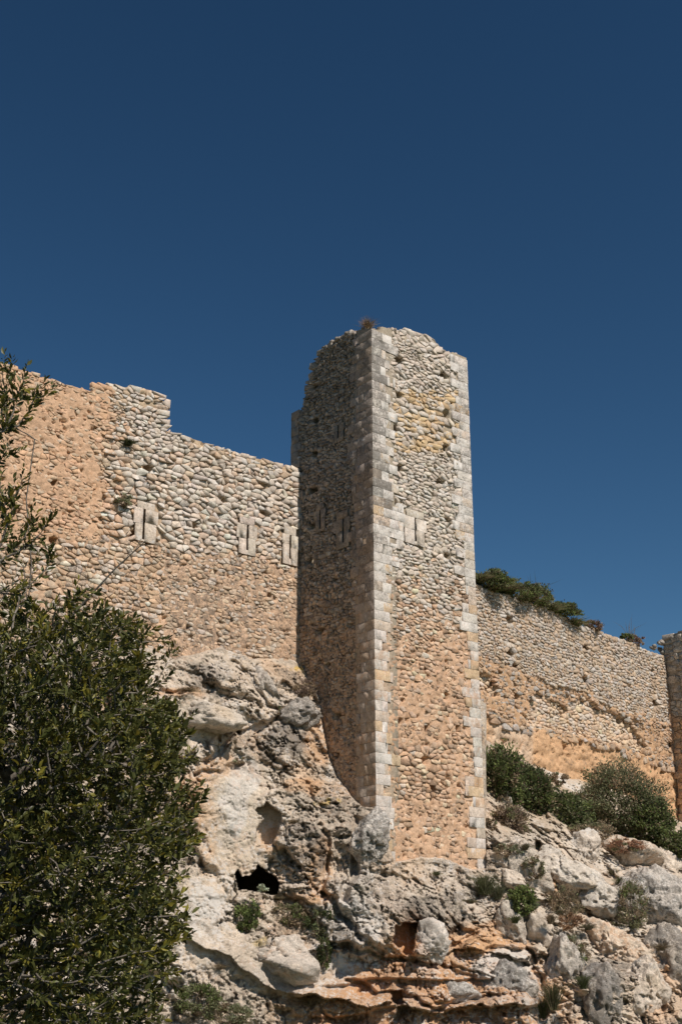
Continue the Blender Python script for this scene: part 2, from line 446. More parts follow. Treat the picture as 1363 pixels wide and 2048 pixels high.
holesF = [(798, 719, 12), (886, 749, 11), (797, 790, 12), (781, 761, 5), (892, 827, 9), (790, 856, 12), (892, 896, 10), (799, 934, 11), (880, 963, 10), (787, 1004, 11), (896, 1039, 8),
          (785, 1080, 11), (896, 1111, 10), (800, 1442, 8), (854, 1456, 9), (916, 1458, 8), (852, 1521, 10), (868, 1577, 8), (893, 1390, 7), (806, 1400, 5)]
holesL = [(629, 773, 8), (630, 839, 8), (628, 907, 9), (624, 981, 12), (624, 1052, 8), (729, 1084, 6), (618, 1122, 9), (639, 1261, 9), (673, 1432, 10), (655, 1330, 6), (668, 1160, 7), (700, 1250, 5)]
def hole_list(face, L, dep=0.9):
    out = []
    for u, v, r in L:
        s, z = face.hit(u, v); w = abs(face.hit(u + r * .62, v)[0] - face.hit(u - r * .62, v)[0]); h = abs(face.hit(u, v - r * .75)[1] - face.hit(u, v + r * .75)[1])
        out.append((s, z, w, h, dep))
    return out
HF, HL = hole_list(FRONT, holesF), hole_list(LEFT, holesL)
# arrow slits: (u, v_top, v_bottom, frame left u, right u, frame top v, frame bottom v)
def slit_list(face, L):
    out = []
    for (u, va, vb, ul, ur, ft, fb) in L:
        s, zt = face.hit(u, va); zb = face.hit(u, vb)[1]; sl = face.hit(ul, (va + vb) / 2)[0]; sr = face.hit(ur, (va + vb) / 2)[0]
        sl, sr = min(sl, sr), max(sl, sr); sl, sr = s - (s - sl) * .88, s + (sr - s) * .88
        out.append((s, zb, zt, sl, sr, face.hit(u, fb)[1], face.hit(u, ft)[1]))
    return out
SF = slit_list(FRONT, [(829, 1036, 1083, 803, 850, 1022, 1090)])
SL = slit_list(LEFT, [(677, 850, 876, 668, 688, 843, 884), (641, 1020, 1058, 630, 652, 1008, 1064), (687, 1037, 1085, 670, 700, 1022, 1096)])

CH = 0.345; ZB = 3.0
def course(z): return np.floor((np.asarray(z, float) - ZB) / CH).astype(int)
random.seed(21)
NC = int((24.5 - ZB) / CH) + 1
cw = []      # per course: corner block lengths on front and left, widths of the dressed zones
for i in range(NC):
    zc = ZB + (i + .5) * CH; top = zc > 15.2; longf = i % 2 == 0
    kq = 1.0 if top else .8; cf = kq * (random.uniform(.55, .85) if longf else random.uniform(.3, .5)); cl = kq * (random.uniform(.3, .48) if longf else random.uniform(.5, .8))
    zl = cf + (random.uniform(.2, .5) if top else random.choice([.0, .0, .15, .25, .4])); zr = random.choice([.5, .7, .9, 1.05]) if top else random.choice([.36, .5, .7, .85])
    if 16.2 < zc < 17.9: zl = random.uniform(1.35, 1.55)
    zleft = random.uniform(.8, 1.4) if top else random.uniform(.62, 1.0)
    zrear = random.uniform(.35, .75)
    cw.append((cf, cl, zl, zr, zleft, zrear))
CW = np.array(cw)
# full-width dressed bands round the arrow slit
b0, b1 = course(SF[0][5]), course(SF[0][6])

def dressed(V, T, zc, u, face, edge=False):
    """colour of a dressed block by where it sits on the tower"""
    uu, vv = face.px(u, zc); r = random.random()
    low = float(sm(1080, 1330, vv))
    if r < lerp(.04, .26, low): c = J(OCHRE * .55 + BEIGE * .45, .05)
    elif r < lerp(.2, .52, low): c = J(BEIGE * .6 + GREY * .4, .05)
    else: c = J(GREY, .045, .012)
    wl = lerp(.42, .2, low) + random.uniform(-.1, .1); dk = lerp(.2, .04, low) + random.uniform(-.08, .08)
    if face is LEFT: c = (c * .4 + PALE * .58 * lerp(1, .95, low)); c = c * lerp(np.array([.56, .53, .52]), np.array([.75, .7, .66]), low); wl *= .45; dk += .08  # left face darkened: shade painted into the block colour along with dark lichen
    return c, (max(wl, 0), max(dk, 0), .05 + .28 * low * random.random())

ash = []
random.seed(31)
def corner_block(i, face_a, la, face_b, lb, z0, z1, ca, ax):
    """L-shaped corner stone seen on two faces: one box with worn faces, la along face_a and lb along face_b from the shared corner"""
    g = .006; z0 += g; z1 -= g; p = .045
    def W(sa, sb): return face_a.P0 * 0 + corner + face_a.n * 0 + da * sa + db * sb
    return None
def rect_blocks(face, s0, s1, z0, z1, maxw=.75, holes=()):
    segs = [(s0, s1)]
    for (hs, hz, w, h, dep) in holes:
        if z0 - .02 < hz < z1 + .02:
            n_ = []
            for a, b in segs:
                if a < hs < b:
                    w_ = max(w * 1.0, .12); n_ += [(a, hs - w_ / 2), (hs + w_ / 2, b)]
                    zz = min(hz - .1, z1 - .2)
                    if zz - z0 > .05: add_block(face, hs - w_ / 2, hs + w_ / 2, z0, zz)
                    if z1 - (hz + .11) > .05: add_block(face, hs - w_ / 2, hs + w_ / 2, hz + .11, z1)
                else: n_.append((a, b))
            segs = n_
    for a, b in segs:
        if b - a < .06: continue
        k = max(1, int(math.ceil((b - a) / maxw))); cuts = [a]
        for q in range(1, k): cuts.append(a + (b - a) * q / k + random.uniform(-.1, .1))
        cuts.append(b)
        for q in range(k): add_block(face, cuts[q], cuts[q + 1], z0, z1)
def add_block(face, s0, s1, z0, z1, proud=None):
    if s1 - s0 < .05: return
    V, T = block_geo(face, s0, s1, z0, z1, proud if proud is not None else random.uniform(.030, .040))
    c, a = dressed(V, T, (z0 + z1) / 2, (s0 + s1) / 2, face)
    ash.append((V, T, c, a))
def quoin(i, fa, sa_sign, la, fb, lb, corner, z0, z1):
    """corner stone: box spanning two faces, both visible faces subdivided"""
    g = .0025; z0 += g; z1 -= g; p1 = random.uniform(.034, .040)
    va, vb = fa * sa_sign, fb            # unit vectors running away from the corner along each face
    o = corner - va * p1 - vb * p1
    la += p1; lb += p1; La = [0, .02, la / 2, la]; Lb = [0, .02, lb / 2, lb]; Z = [z0, z0 + .01, z1 - .01, z1]
    pts = [(x, 0) for x in La[::-1]] + [(0, y) for y in Lb[1:]]
    pts[3] = (.006, .006)
    V = []
    for k, z in enumerate(Z):
        ins = .003 if k in (0, 3) else 0
        for (x, y) in pts:
            jx, jy = random.gauss(0, .0025), random.gauss(0, .0025)
            q = o + va * (x + (ins if x == 0 or True else 0) * (1 if y > 0 or x < .01 else 0) + jx) + vb * (y + ins * (1 if x > 0 else 0) + jy)
            V.append((q[0], q[1], z + random.gauss(0, .002)))
    n = len(pts)
    inner = o + va * la + vb * lb
    V += [(inner[0], inner[1], z0), (inner[0], inner[1], z1)]; T = []
    for r_ in range(3):
        for k in range(n - 1):
            a = r_ * n + k; b = a + 1; c = b + n; d = a + n; T += [(a, b, c), (a, c, d)]
    nb = 4 * n
    for k in range(n - 1): T += [(nb, k + 1, k), (nb + 1, 3 * n + k, 3 * n + k + 1)]
    T += [(n - 1, nb, 4 * n - 1), (nb, nb + 1, 4 * n - 1), (0, 3 * n, nb), (nb, 3 * n, nb + 1)]
    return np.array(V), np.array(T)
cornA = A; cornB = A + dF * WF
for i in range(NC):
    z0, z1 = ZB + i * CH, ZB + (i + 1) * CH; zc = (z0 + z1) / 2; cf, cl, zl, zr, zleft, zrear = CW[i]
    # corner A
    if z1 < ztF(0.02) + .12:
        V, T = quoin(i, dF, 1, cf, dL, cl, cornA, z0, z1); c, a = dressed(V, T, zc, 0.1, FRONT)
        if zc > 14: a = (a[0] * .8, a[1] + (.24 if zc > 17.5 else .1), a[2])
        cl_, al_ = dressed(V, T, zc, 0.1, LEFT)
        cc_ = np.tile(c, (len(V), 1)); aa_ = np.tile(np.array(a), (len(V), 1)); lf_ = np.array([(k % 7) >= 4 for k in range(len(V) - 2)] + [False, False]); cc_[lf_] = cl_; aa_[lf_] = al_  # left-facing side of the corner stone painted darker, for its shade and patina
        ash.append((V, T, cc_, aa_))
        if z1 < ztF(zl) + .05: rect_blocks(FRONT, cf, zl, z0, z1, .62, HF)
        if z1 < ztL(zleft * .6) + .02: rect_blocks(LEFT, cl, zleft, z0, z1, .6, HL)
    if z1 < ztF(WF) + .14:
        lf = zr if i % 2 == 0 else max(zr * .5, .38); lb = .4 if i % 2 == 0 else .7
        V, T = quoin(i, dF, -1, min(lf, .7), dL, lb, cornB, z0, z1); c, a = dressed(V, T, zc, WF, FRONT)
        if zc > 13: a = (a[0] * .85, a[1] + .1, a[2])
        ash.append((V, T, c, a))
        if zr > min(lf, .7) + .06: rect_blocks(FRONT, WF - zr, WF - min(lf, .7), z0, z1, .6, HF)
    if z1 < ztL(WL) + .15 and zc > 12:
        rect_blocks(LEFT, WL - zrear, WL + .04, z0, z1, .6)
# dressed slabs framing the slits (parts of the same kind)
slab = []
def slit_frame(face, S, bag, thick=.05, cfun=None):
    for (s, zb, zt, sl, sr, fb, ft) in S:
        gp = .046; h = zt - zb; ins = []
        ins.append((sl + (s - sl) * .25, sr - (sr - s) * .1, zt, ft))                      # lintel
        m1 = zb + h * random.uniform(.35, .6); m2 = zb + h * random.uniform(.4, .65)
        w1, w2 = (s - sl), (sr - s)
        ins += [(s - gp - w1 * .85, s - gp, fb, m1), (s - gp - w1 * random.uniform(.9, 1.1), s - gp, m1, zt),
                (s + gp, s + gp + w2 * .85, fb, m2), (s + gp, s + gp + w2 * random.uniform(.95, 1.15), m2, zt), (s - gp, s + gp, fb, zb)]
        for a, b, c, d in ins:
            V, T = block_geo(face, a, b, c, d, random.uniform(.03, .04), -.01)
            col, ax = cfun((a + b) / 2, (c + d) / 2); bag.append((V, T, col, ax))
slit_frame(FRONT, SF, slab, cfun=lambda s, z: (J(GREY * .7 + BEIGE * .3, .04), (.3, .15, .05)))
slit_frame(LEFT, SL, slab, cfun=lambda s, z: (J(PALE * .5, .05), (.1, .35, .08)))  # left slabs darkened to match the painted shade of that face

def regF(s, z):
    u, v = FRONT.px(s, z); i = np.clip(course(z), 0, NC - 1); s = np.asarray(s)
    r = np.where(v > 1290, 2, 1); r = np.where((v > 780) & (v < 905) & (u > 785), 3, r)
    bad = (s < CW[i, 2] - .02) & (v < 1620)
    bad |= (s > WF - CW[i, 3] + .02)
    sl = SF[0]; bad |= (s > sl[3] - .02) & (s < sl[4] + .02) & (z > sl[5]) & (z < sl[6])
    return np.where(bad, 0, r)
def regL(s, z):
    u, v = LEFT.px(s, z); i = np.clip(course(z), 0, NC - 1); r = np.where(v > 1150, 2, 1)
    bad = s < CW[i, 4] - .02; bad |= (s > WL - CW[i, 5]) & (z > 12)
    for sl in SL: bad |= (s > sl[3] - .02) & (s < sl[4] + .02) & (z > sl[5]) & (z < sl[6])
    return np.where(bad, 0, r)
def mortF(u, v): return np.clip(.44 + .42 * sm(1150, 1400, v) + .25 * sm(1590, 1630, v) + .22 * nz2(u, v, .012, 5), .05, .95) * np.where((v > 1490) & (v < 1600) & (u > 790) & (u < 900), .6, 1)
def mortL(u, v): return np.clip(.38 + .32 * sm(1150, 1450, v) + .2 * nz2(u, v, .012, 9), .05, .9)

def make_rubble(face, regions, regf, s0, s1, z0, ztop, mort, colf, holes, parent, slits=(), size_rad=.6, relief=None, seed=3, limitS=None, name='rubble_stone', limit=300, kz=1.75, scale=1.0, smin=None):
    random.seed(seed); zmax_cache[0] = float(np.max(ztop(np.linspace(s0, s1, 100)))) + .2
    P = seeds_for(regions, regf, s0, s1, z0, ztop)
    for (hs, hz, w, h, dep) in holes:
        d = np.hypot((P[:, 0] - hs) / (w * .75 + .04), (P[:, 1] - hz) / (h * .6 + .04)); P = P[d > 1]
    ex = []
    for (hs, hb, ht, hl, hr, fb, ft) in slits:
        for a_ in np.arange(hl + .05, hr - .02, .12):
            for b_ in np.arange(fb + .05, ft - .02, .12): ex.append((a_ + random.uniform(-.02, .02), b_ + random.uniform(-.02, .02), -1))
    if ex:
        ex = np.array(ex)
        for (hs, hb, ht, hl, hr, fb, ft) in slits: P = P[~((P[:, 0] > hl) & (P[:, 0] < hr) & (P[:, 1] > fb) & (P[:, 1] < ft))]
        P = np.concatenate([P, ex])
    nh = len(holes)
    if nh: P = np.concatenate([P, np.array([(h[0], h[1], -1) for h in holes])])
    cells = voronoi(P, kz, size_rad); out = []
    for k, (s, z, rid) in enumerate(P):
        if rid <= 0: continue
        poly = cells[k]
        if face is FRONT and z > 0:
            i = min(max(int(course(z)), 0), NC - 1)
            if face.px(s, z)[1] < 1622: poly = clip_axis(poly, 0, CW[i, 2] + .005, False) if len(poly) > 2 else poly
            poly = clip_axis(poly, 0, WF - CW[i, 3] - .005, True) if len(poly) > 2 else poly
        if face is LEFT:
            i = min(max(int(course(z)), 0), NC - 1); poly = clip_axis(poly, 0, CW[i, 4] + .005, False) if len(poly) > 2 else poly
            if z > 12 and len(poly) > 2: poly = clip_axis(poly, 0, WL - CW[i, 5] - .005, True)
        if len(poly) < 3: continue
        poly = clip_axis(poly, 1, float(ztop(s)) + random.uniform(-.02, .06), True)
        if len(poly) < 3: continue
        u, v = face.px(s, z); m = float(mort(u, v)); rel = float(relief(s, z)) if relief else 0.0
        ar = math.sqrt(max((max(p[0] for p in poly) - min(p[0] for p in poly)) * (max(p[1] for p in poly) - min(p[1] for p in poly)), 1e-4))
        if m > .55 and random.random() < (m - .55) * .55 * (1.6 if ar < .17 else 1): continue     # buried under the mortar
        gap = lerp(.004, .007, m) + random.uniform(0, .012); base = lerp(random.uniform(-.04, .035), random.uniform(-.014, .010), m) + rel
        g = stone_geo(face, poly, base, gap * scale, lerp(.022, .008, m) * min(1.6, ar / .15), lerp(.34, .09, m), back=-.16 + rel)
        if g is None: continue
        c, a = colf(u, v, rid, m); out.append((g[0], g[1], c, a))
    place_pieces(out, name, parent, limit)
    return P

def colF(u, v, rid, m):
    low = float(sm(1080, 1340, v)); r = random.random()
    if rid == 3: c = J(OCHRE if r < .7 else PALE, .08)
    else:
        c = J(PALE, .1) if r > low * .97 else J(ORANGE * random.uniform(.35, .9) + BEIGE * .1 + PALE * random.uniform(.0, .4), .07)
        if random.random() < .12 * (1 - low): c = J(GREY, .08)
    return c, (lerp(.28, .04, low) + random.uniform(-.1, .12), random.uniform(.0, .25) * lerp(1, .6, low), .05 + .25 * low * random.random())
def colL(u, v, rid, m):
    low = float(sm(1080, 1300, v)); c = J(lerp(np.array([.32, .275, .235]), np.array([.50, .37, .265]), low * random.uniform(.5, 1)), .16)  # shaded face: shade painted into the stone colour, with the lichen up high
    return c, (random.uniform(.05, .32), random.uniform(.15, .45), .05 + .25 * low)

def wall_off(face, mort, relief=None, seed=0, rec=.10, bump=.035, grain=8.0):
    def f(S, Z):
        P = face.pos(S, 0 * S, 0); P[..., 2] = Z; u, v = face.px(S, Z); m = mort(u, v)
        o = lerp(-rec, -.004, np.clip(m * 1.15, 0, 1)) + bump * fbm(P, grain, 3, seed) + .02 * vnoise(P, 2.0, seed + 3)
        pk = fbm(P, 6.5, 2, seed + 31); o = o - .12 * sm(.27, .42, pk) * (m > .4)
        if relief: o = o + relief(S, Z)
        if face is FRONT or face is LEFT:
            i = np.clip(course(Z), 0, NC - 1); zn = (S < CW[i, 2 if face is FRONT else 4]) & (v < 1625)
            zn |= (S > WF - CW[i, 3]) if face is FRONT else ((S > WL - CW[i, 5]) & (Z > 12))
            o = np.where(zn, .022, o)
        return o
    return f
def wall_col(cfun, seed):
    def f(S, Z, P):
        face_u, face_v = pix(P[..., 0], P[..., 1], P[..., 2]); return cfun(face_u, face_v, P)
    return f
def cbF(u, v, P):
    low = sm(1080, 1330, v); n = fbm(P, .9, 3, 41)
    c = lerp(np.array([.37, .31, .235]), np.array([.55, .36, .235]), low[..., None]); c = c * (1 + .14 * n[..., None])
    c = mixc(c, OCHRE * .95, sm(.2, .8, (1 - ((u - 845) / 60) ** 2 - ((v - 845) / 60) ** 2)) * .7)
    return c, np.stack([.12 * (1 - low) + 0 * u, .12 + .1 * n, .2 * low], -1)
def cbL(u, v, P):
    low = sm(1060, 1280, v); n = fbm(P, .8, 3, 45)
    c = lerp(np.array([.27, .23, .19]), np.array([.50, .345, .235]), low[..., None]) * (1 + .15 * n[..., None])  # mortar of the shaded face, painted shade and lichen tone together
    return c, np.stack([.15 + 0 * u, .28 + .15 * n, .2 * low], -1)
pitF = HF + [(s, (a + b) / 2, (_r[1] - _r[0]) * .58, b - a + .1, 2.6) for (s, a, b, *_r) in SF]; pitL = HL + [(s, (a + b) / 2, (_r[1] - _r[0]) * .58, b - a + .1, 2.6) for (s, a, b, *_r) in SL]
def insetF(S, Z):          # core lies well behind the dressed corners
    return 0 * S
def taper(fn, W):
    def f(S, Z):
        o = fn(S, Z); return o
    return f
backing(FRONT, 0.0, WF, 2.5, ztF, taper(wall_off(FRONT, mortF, seed=1), WF), wall_col(cbF, 1), tower, .045, 1.0, holes=pitF)
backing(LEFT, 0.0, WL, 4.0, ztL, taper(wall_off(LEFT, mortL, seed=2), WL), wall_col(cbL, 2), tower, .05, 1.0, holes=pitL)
plain_m = lambda u, v: .6 + 0 * u
backing(RIGHT, 0.3, WL - .3, 4.0, ztR, taper(wall_off(RIGHT, plain_m, seed=4), WL), wall_col(cbL, 2), tower, .12, 1.0)
backing(BACK, 0.3, WF - .3, 4.0, ztB, taper(wall_off(BACK, plain_m, seed=5), WF), wall_col(cbL, 2), tower, .12, 1.0)
rub = []
def run_pieces(fn): pass
_keep = place_pieces
tower_rub = []
def collect(pieces, name, parent, limit=300, mat=None): tower_rub.extend(pieces)
place_pieces = collect
make_rubble(FRONT, {1: (.08, .17, 1.2, 2.8), 2: (.10, .21, 1.1, 2.2), 3: (.12, .22, 1.1, 2.3)}, regF, .3, WF - .3, 2.6, ztF, mortF, colF, HF, tower, SF, seed=3)
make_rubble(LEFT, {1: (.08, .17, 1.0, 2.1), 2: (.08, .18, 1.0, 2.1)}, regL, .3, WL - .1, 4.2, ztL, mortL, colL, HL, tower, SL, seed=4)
place_pieces = _keep
# loose stones on the broken rim
def rock_hull(c, r, seed, n=13, flat=.7):
    q = np.random.default_rng(seed); p = q.normal(0, 1, (n, 3)); p /= np.linalg.norm(p, axis=1)[:, None]; p *= q.uniform(.8, 1.1, (n, 1)) * np.array([1, .9, flat]) * r
    a = q.uniform(0, 6.28); R_ = np.array([[math.cos(a), -math.sin(a), 0], [math.sin(a), math.cos(a), 0], [0, 0, 1]]); p = p @ R_.T
    bm = bmesh.new(); vs_ = [bm.verts.new(x) for x in p]; bmesh.ops.convex_hull(bm, input=vs_)
    bmesh.ops.delete(bm, geom=[v for v in bm.verts if not v.link_faces], context='VERTS'); bmesh.ops.triangulate(bm, faces=bm.faces[:]); bm.verts.index_update()
    V = np.array([v.co[:] for v in bm.verts]) + c; T = np.array([[v.index for v in f.verts] for f in bm.faces]); bm.free(); return V, T
random.seed(51)
for k in range(120):
    if k < 62: s = random.uniform(.25, WF - .45); z = float(ztF(s)); p = FRONT.pos(s, random.uniform(-.55, -.02), z); c = J(PALE * .95, .14)
    else: s = random.uniform(.3, WL - .2); z = float(ztL(s)); p = LEFT.pos(s, random.uniform(-.5, -.04), z); c = J(np.array([.33, .29, .24]), .15)
    r = random.uniform(.08, .17); p = p + np.array([0, 0, random.uniform(-.06, .05)])
    V, T = rock_hull(p, r, 900 + k); tower_rub.append((V, T, c, (.2, .35, .1)))
place_pieces(tower_rub, 'rubble_stone', tower)
place_pieces(ash, 'dressed_block', tower)
place_pieces(slab, 'slit_slab', tower)

# ================================================================== LEFT CURTAIN WALL
wall1 = empty('curtain_wall', (W1.P0[0], W1.P0[1], 12.0), 'long rubble curtain wall left of the tower, orange at left and grey beside the tower', 'wall')
zt1 = prof(W1, [(602, 946), (597, 938), (575, 931), (540, 922), (500, 911), (470, 903), (440, 893), (400, 880), (360, 867), (331, 857), (329.5, 850), (328.5, 789), (326, 785), (300, 779), (275, 775), (240, 771), (217, 770), (205, 770), (192, 772), (186, 781), (170, 778), (130, 767), (90, 753), (40, 737), (0, 724), (-60, 705), (-300, 640), (-700, 560)])
def edge1(u, v): return 1072 + .155 * (u - 200) + 16 * nz2(u, v, .02, 60)
def zone1(u, v):
    """1 orange flaky, 2 dry grey, 3 pocked warm, 4 warm mix near the merlon, 5 coursed foot"""
    u = np.asarray(u, float); v = np.asarray(v, float); n = nz2(u, v, .03, 61) * 16 + nz2(u, v, .11, 64, 2) * 16
    g = np.where(v < edge1(u, v) + n * .8, 2, 3)
    g = np.where((v < 815 + n) | ((v < 900 + .32 * (u - 400)) & (u > 380)), 4, g)
    g = np.where((u < 206 + n * .9) & (v < 1085), 1, g)
    g = np.where((u < 222 + n * 1.3) & (v < 880), 1, g)
    g = np.where((v >= 1085) & (u < 330) , 5, g); return g
HW1 = hole_list(W1, [(297, 936, 14), (110, 965, 9), (108, 1080, 12), (529, 972, 8), (530, 1026, 8), (272, 1066, 9), (233, 962, 4), (390, 1050, 6), (540, 1190, 6), (448, 1000, 5)], .5)
SW1 = slit_list(W1, [(289, 1018, 1080, 268, 318, 1004, 1084), (495, 1050, 1101, 474, 514, 1037, 1110), (580, 1070, 1118, 563, 596, 1054, 1130)])
def mort1(u, v):
    z = zone1(u, v); m = np.select([z == 1, z == 2, z == 3, z == 4, z == 5], [.88, .2, .84, .62, .62], .5)
    return np.clip(m + .18 * nz2(u, v, .015, 62), .03, .97)
def reg1(s, z):
    u, v = W1.px(s, z); r = zone1(u, v); bad = np.zeros(np.shape(s), bool)
    for sl in SW1: bad |= (s > sl[3] + .02) & (s < sl[4] - .02) & (z > sl[5] + .02) & (z < sl[6] - .02)
    return np.where(bad, 0, r)
def col1(u, v, rid, m):
    a = (random.uniform(.0, .14), random.uniform(.0, .14), random.uniform(0, .2))
    if rid == 1: c = J(random.choice([ORANGE * [1, 1.03, 1.08], BEIGE * .95, WARM, ORANGE * 1.04]), .06)
    elif rid == 2:
        c = J(random.choice([GREY * [1.0, .97, .93], PALE, GREY * [1.02, .98, .95]]), .1, .02); a = (random.uniform(.05, .35), random.uniform(.0, .25), .02)
        if random.random() < .28: c = J(BEIGE * [1, 1, 1.04], .08)
        if random.random() < (290 - u) / 110 and v < 1090: c = J(random.choice([BEIGE, ORANGE * [1, 1.04, 1.1], WARM]), .07)
    elif rid == 3: c = J(random.choice([BEIGE, WARM * 1.05, BEIGE * .96, PALE * .97]), .07); a = (random.uniform(.0, .22), random.uniform(.08, .36), random.uniform(0, .2))
    elif rid == 4: c = J(random.choice([PALE, BEIGE, GREY]), .1)
    else: c = J(random.choice([BEIGE, WARM, PALE]), .1); a = (.1, random.uniform(.1, .35), .15)
    return c, a
def cb1(u, v, P):
    z = zone1(u, v); n = fbm(P, .7, 3, 63)
    c = np.zeros(u.shape + (3,)); c[:] = BEIGE
    for k, q in ((1, [.54, .35, .225]), (2, [.44, .325, .225]), (3, [.55, .375, .255]), (4, [.47, .36, .25]), (5, [.53, .36, .24])): c[z == k] = q
    c = c * (1 + .13 * n[..., None]) ; dk = np.select([z == 3, z == 1], [.34, .06], .12) + .12 * n
    return c, np.stack([.05 + 0 * u, dk, .12 + .1 * n], -1)
pit1 = HW1 + [(s, (a + b) / 2, (_r[1] - _r[0]) * .58, b - a + .1, 2.8) for (s, a, b, *_r) in SW1]
backing(W1, 0.0, 22.0, 7.0, zt1, wall_off(W1, mort1, seed=11, rec=.13), wall_col(cb1, 3), wall1, .05, 1.4, holes=pit1)
def keep(fn, *a, **k):
    return fn(*a, **k)
make_rubble(W1, {1: (.07, .15, 1.5, 3.4), 2: (.11, .23, 1.0, 2.2), 3: (.08, .17, 1.1, 2.4), 4: (.09, .17, 1.1, 2.4), 5: (.12, .21, 1.1, 2.3)}, reg1, 0.05, 15.0, 8.2, zt1, mort1, col1, HW1, wall1, SW1, seed=6)
slab1 = []; random.seed(77)
slit_frame(W1, SW1, slab1, cfun=lambda s, z: (J(PALE * .98, .05), (.28, .22, .05)))
place_pieces(slab1, 'slit_slab', wall1)

# ================================================================== RIGHT CURTAIN WALL
wall2 = empty('curtain_wall', (W2P[0], W2P[1], 10.0), 'eroded rubble curtain wall right of the tower with orange mortar and shrubs on top', 'wall')
zt2 = prof(W2, [(930, 1150), (952, 1168), (975, 1178), (1000, 1186), (1050, 1200), (1100, 1218), (1150, 1243), (1165, 1252), (1200, 1262), (1220, 1271), (1260, 1285), (1300, 1303), (1338, 1318), (1400, 1335)])
def poly_mask(u, v, pts, soft=0):
    u = np.asarray(u, float); v = np.asarray(v, float); ins = np.zeros(u.shape, bool); n = len(pts)
    for i in range(n):
        x0, y0 = pts[i]; x1, y1 = pts[(i + 1) % n]
        c = ((y0 > v) != (y1 > v)) & (u < (x1 - x0) * (v - y0) / ((y1 - y0) or 1e-9) + x0); ins ^= c
    return ins
POCK = [[(1082, 1385), (1128, 1402), (1140, 1398), (1205, 1412), (1236, 1425), (1262, 1442), (1285, 1470), (1303, 1519), (1262, 1500), (1190, 1478), (1130, 1462), (1050, 1443), (1062, 1400)],
        [(955, 1348), (998, 1362), (1000, 1392), (957, 1382)], [(1046, 1432), (1105, 1442), (1098, 1466), (1052, 1450)], [(1332, 1460), (1352, 1470), (1350, 1500), (1334, 1495)]]
def smooth_line(u): return np.interp(u, [930, 965, 1040, 1100, 1160, 1230, 1300, 1345, 1500], [1425, 1438, 1452, 1464, 1476, 1495, 1522, 1535, 1590])
def zone2(u, v):
    u = np.asarray(u, float); v = np.asarray(v, float); n = nz2(u, v, .03, 71) * 16; n = n * 1.2 + nz2(u, v, .09, 78) * 22; uu = u + n * .7; vv = v + n * .6
    b1 = np.interp(u, [930, 1000, 1050, 1120, 1200, 1260, 1320, 1400], [1305, 1330, 1345, 1375, 1395, 1425, 1440, 1480])
    z = np.where(vv < b1, 1, 2)
    z = np.where(vv > smooth_line(u), 4, z)
    for p in POCK: z = np.where(poly_mask(uu, vv, p), 3, z)
    return z
HW2 = hole_list(W2, [(1018, 1238, 11), (1021, 1306, 10), (1172, 1296, 9), (1170, 1358, 9), (1310, 1406, 10), (1304, 1340, 5), (1245, 1440, 9), (1031, 1330, 8), (1138, 1418, 8), (1132, 1495, 9), (1165, 1485, 6), (1012, 1485, 8), (1035, 1392, 8), (1258, 1372, 5)], .5)
def mort2(u, v):
    z = zone2(u, v); m = np.select([z == 1, z == 2, z == 3, z == 4], [.5, .8, .3, 1.0], .5)
    return np.clip(m + .22 * nz2(u, v, .02, 72) * (z < 3), .03, 1)
def relief2(S, Z):
    u, v = W2.px(S, Z); z = zone2(u, v); P = W2.pos(S, 0 * np.asarray(S, float), 0); P[..., 2] = Z
    n = fbm(P, .55, 4, 73); o = np.select([z == 2, z == 3, z == 4], [.24 * n - .05 + .09 * ridge(P * [1, 1, 1.6], 1.9, 4, 77, .6), -.24 + .08 * n + .05 * ridge(P, 1.7, 3, 79), -.08 + .08 * n + .05 * ridge(P * [1, 1, 2.5], 1.4, 4, 76)], 0.0)
    # long rock-like strata in the eroded foot
    o = o + np.where(z == 4, .03 * np.sin(P[..., 2] * 9 + 5 * n + .35 * P[..., 0]), 0)
    return o
def reg2(s, z):
    u, v = W2.px(s, z); return np.where(zone2(u, v) == 4, 0, zone2(u, v))
def col2(u, v, rid, m):
    a = (random.uniform(.0, .2), random.uniform(.02, .25), random.uniform(0, .15))
    if rid == 3: c = J(random.choice([[.60, .46, .335], [.58, .42, .29], PALE * 1.05]), .08); a = (.02, .05, .1)
    elif rid == 2: c = J(random.choice([BEIGE * .85, GREY * .72, WARM * .85, WARM * .95]), .1); a = (.08, .22, .2)
    else: c = J(random.choice([PALE * .9, PALE * .85, BEIGE * .92, BEIGE * .86, GREY * .86]), .08)
    return c, a
def cb2(u, v, P):
    z = zone2(u, v); n = fbm(P, .6, 3, 74); c = np.zeros(u.shape + (3,)); c[:] = [.47, .345, .235]
    c[z == 2] = [.50, .32, .19]; c[z == 3] = [.52, .37, .25]; c[z == 4] = [.52, .325, .185]
    c = c * (1 + .2 * n[..., None])
    st = (z == 4) & (u < 1085) & (v < 1530); k = sm(.15, .6, vnoise(np.stack([u * .05, v * .004, 0 * u], -1), 1.0, 5)) * st
    c = mixc(c, [.56, .46, .36], k * .6)
    og = sm(0, .6, 1 - ((u - 965) / 28) ** 2 - ((v - 1235) / 22) ** 2); c = mixc(c, [.55, .27, .13], og * .6)
    return c, np.stack([.05 + 0 * u, .2 + .2 * n * (z < 4), .15 + .15 * n], -1)
backing(W2, 2.5, e2 + .3, 8.0, zt2, wall_off(W2, mort2, relief2, seed=14, rec=.12, bump=.05, grain=4.5), wall_col(cb2, 4), wall2, .075, 1.6, holes=HW2)
make_rubble(W2, {1: (.09, .19, 1.1, 2.4), 2: (.08, .18, 1.2, 3.0), 3: (.12, .19, 1.1, 2.6)}, reg2, 3.8, e2 - .05, 9.5, zt2, mort2, col2, HW2, wall2, relief=relief2, seed=8, scale=1.2)

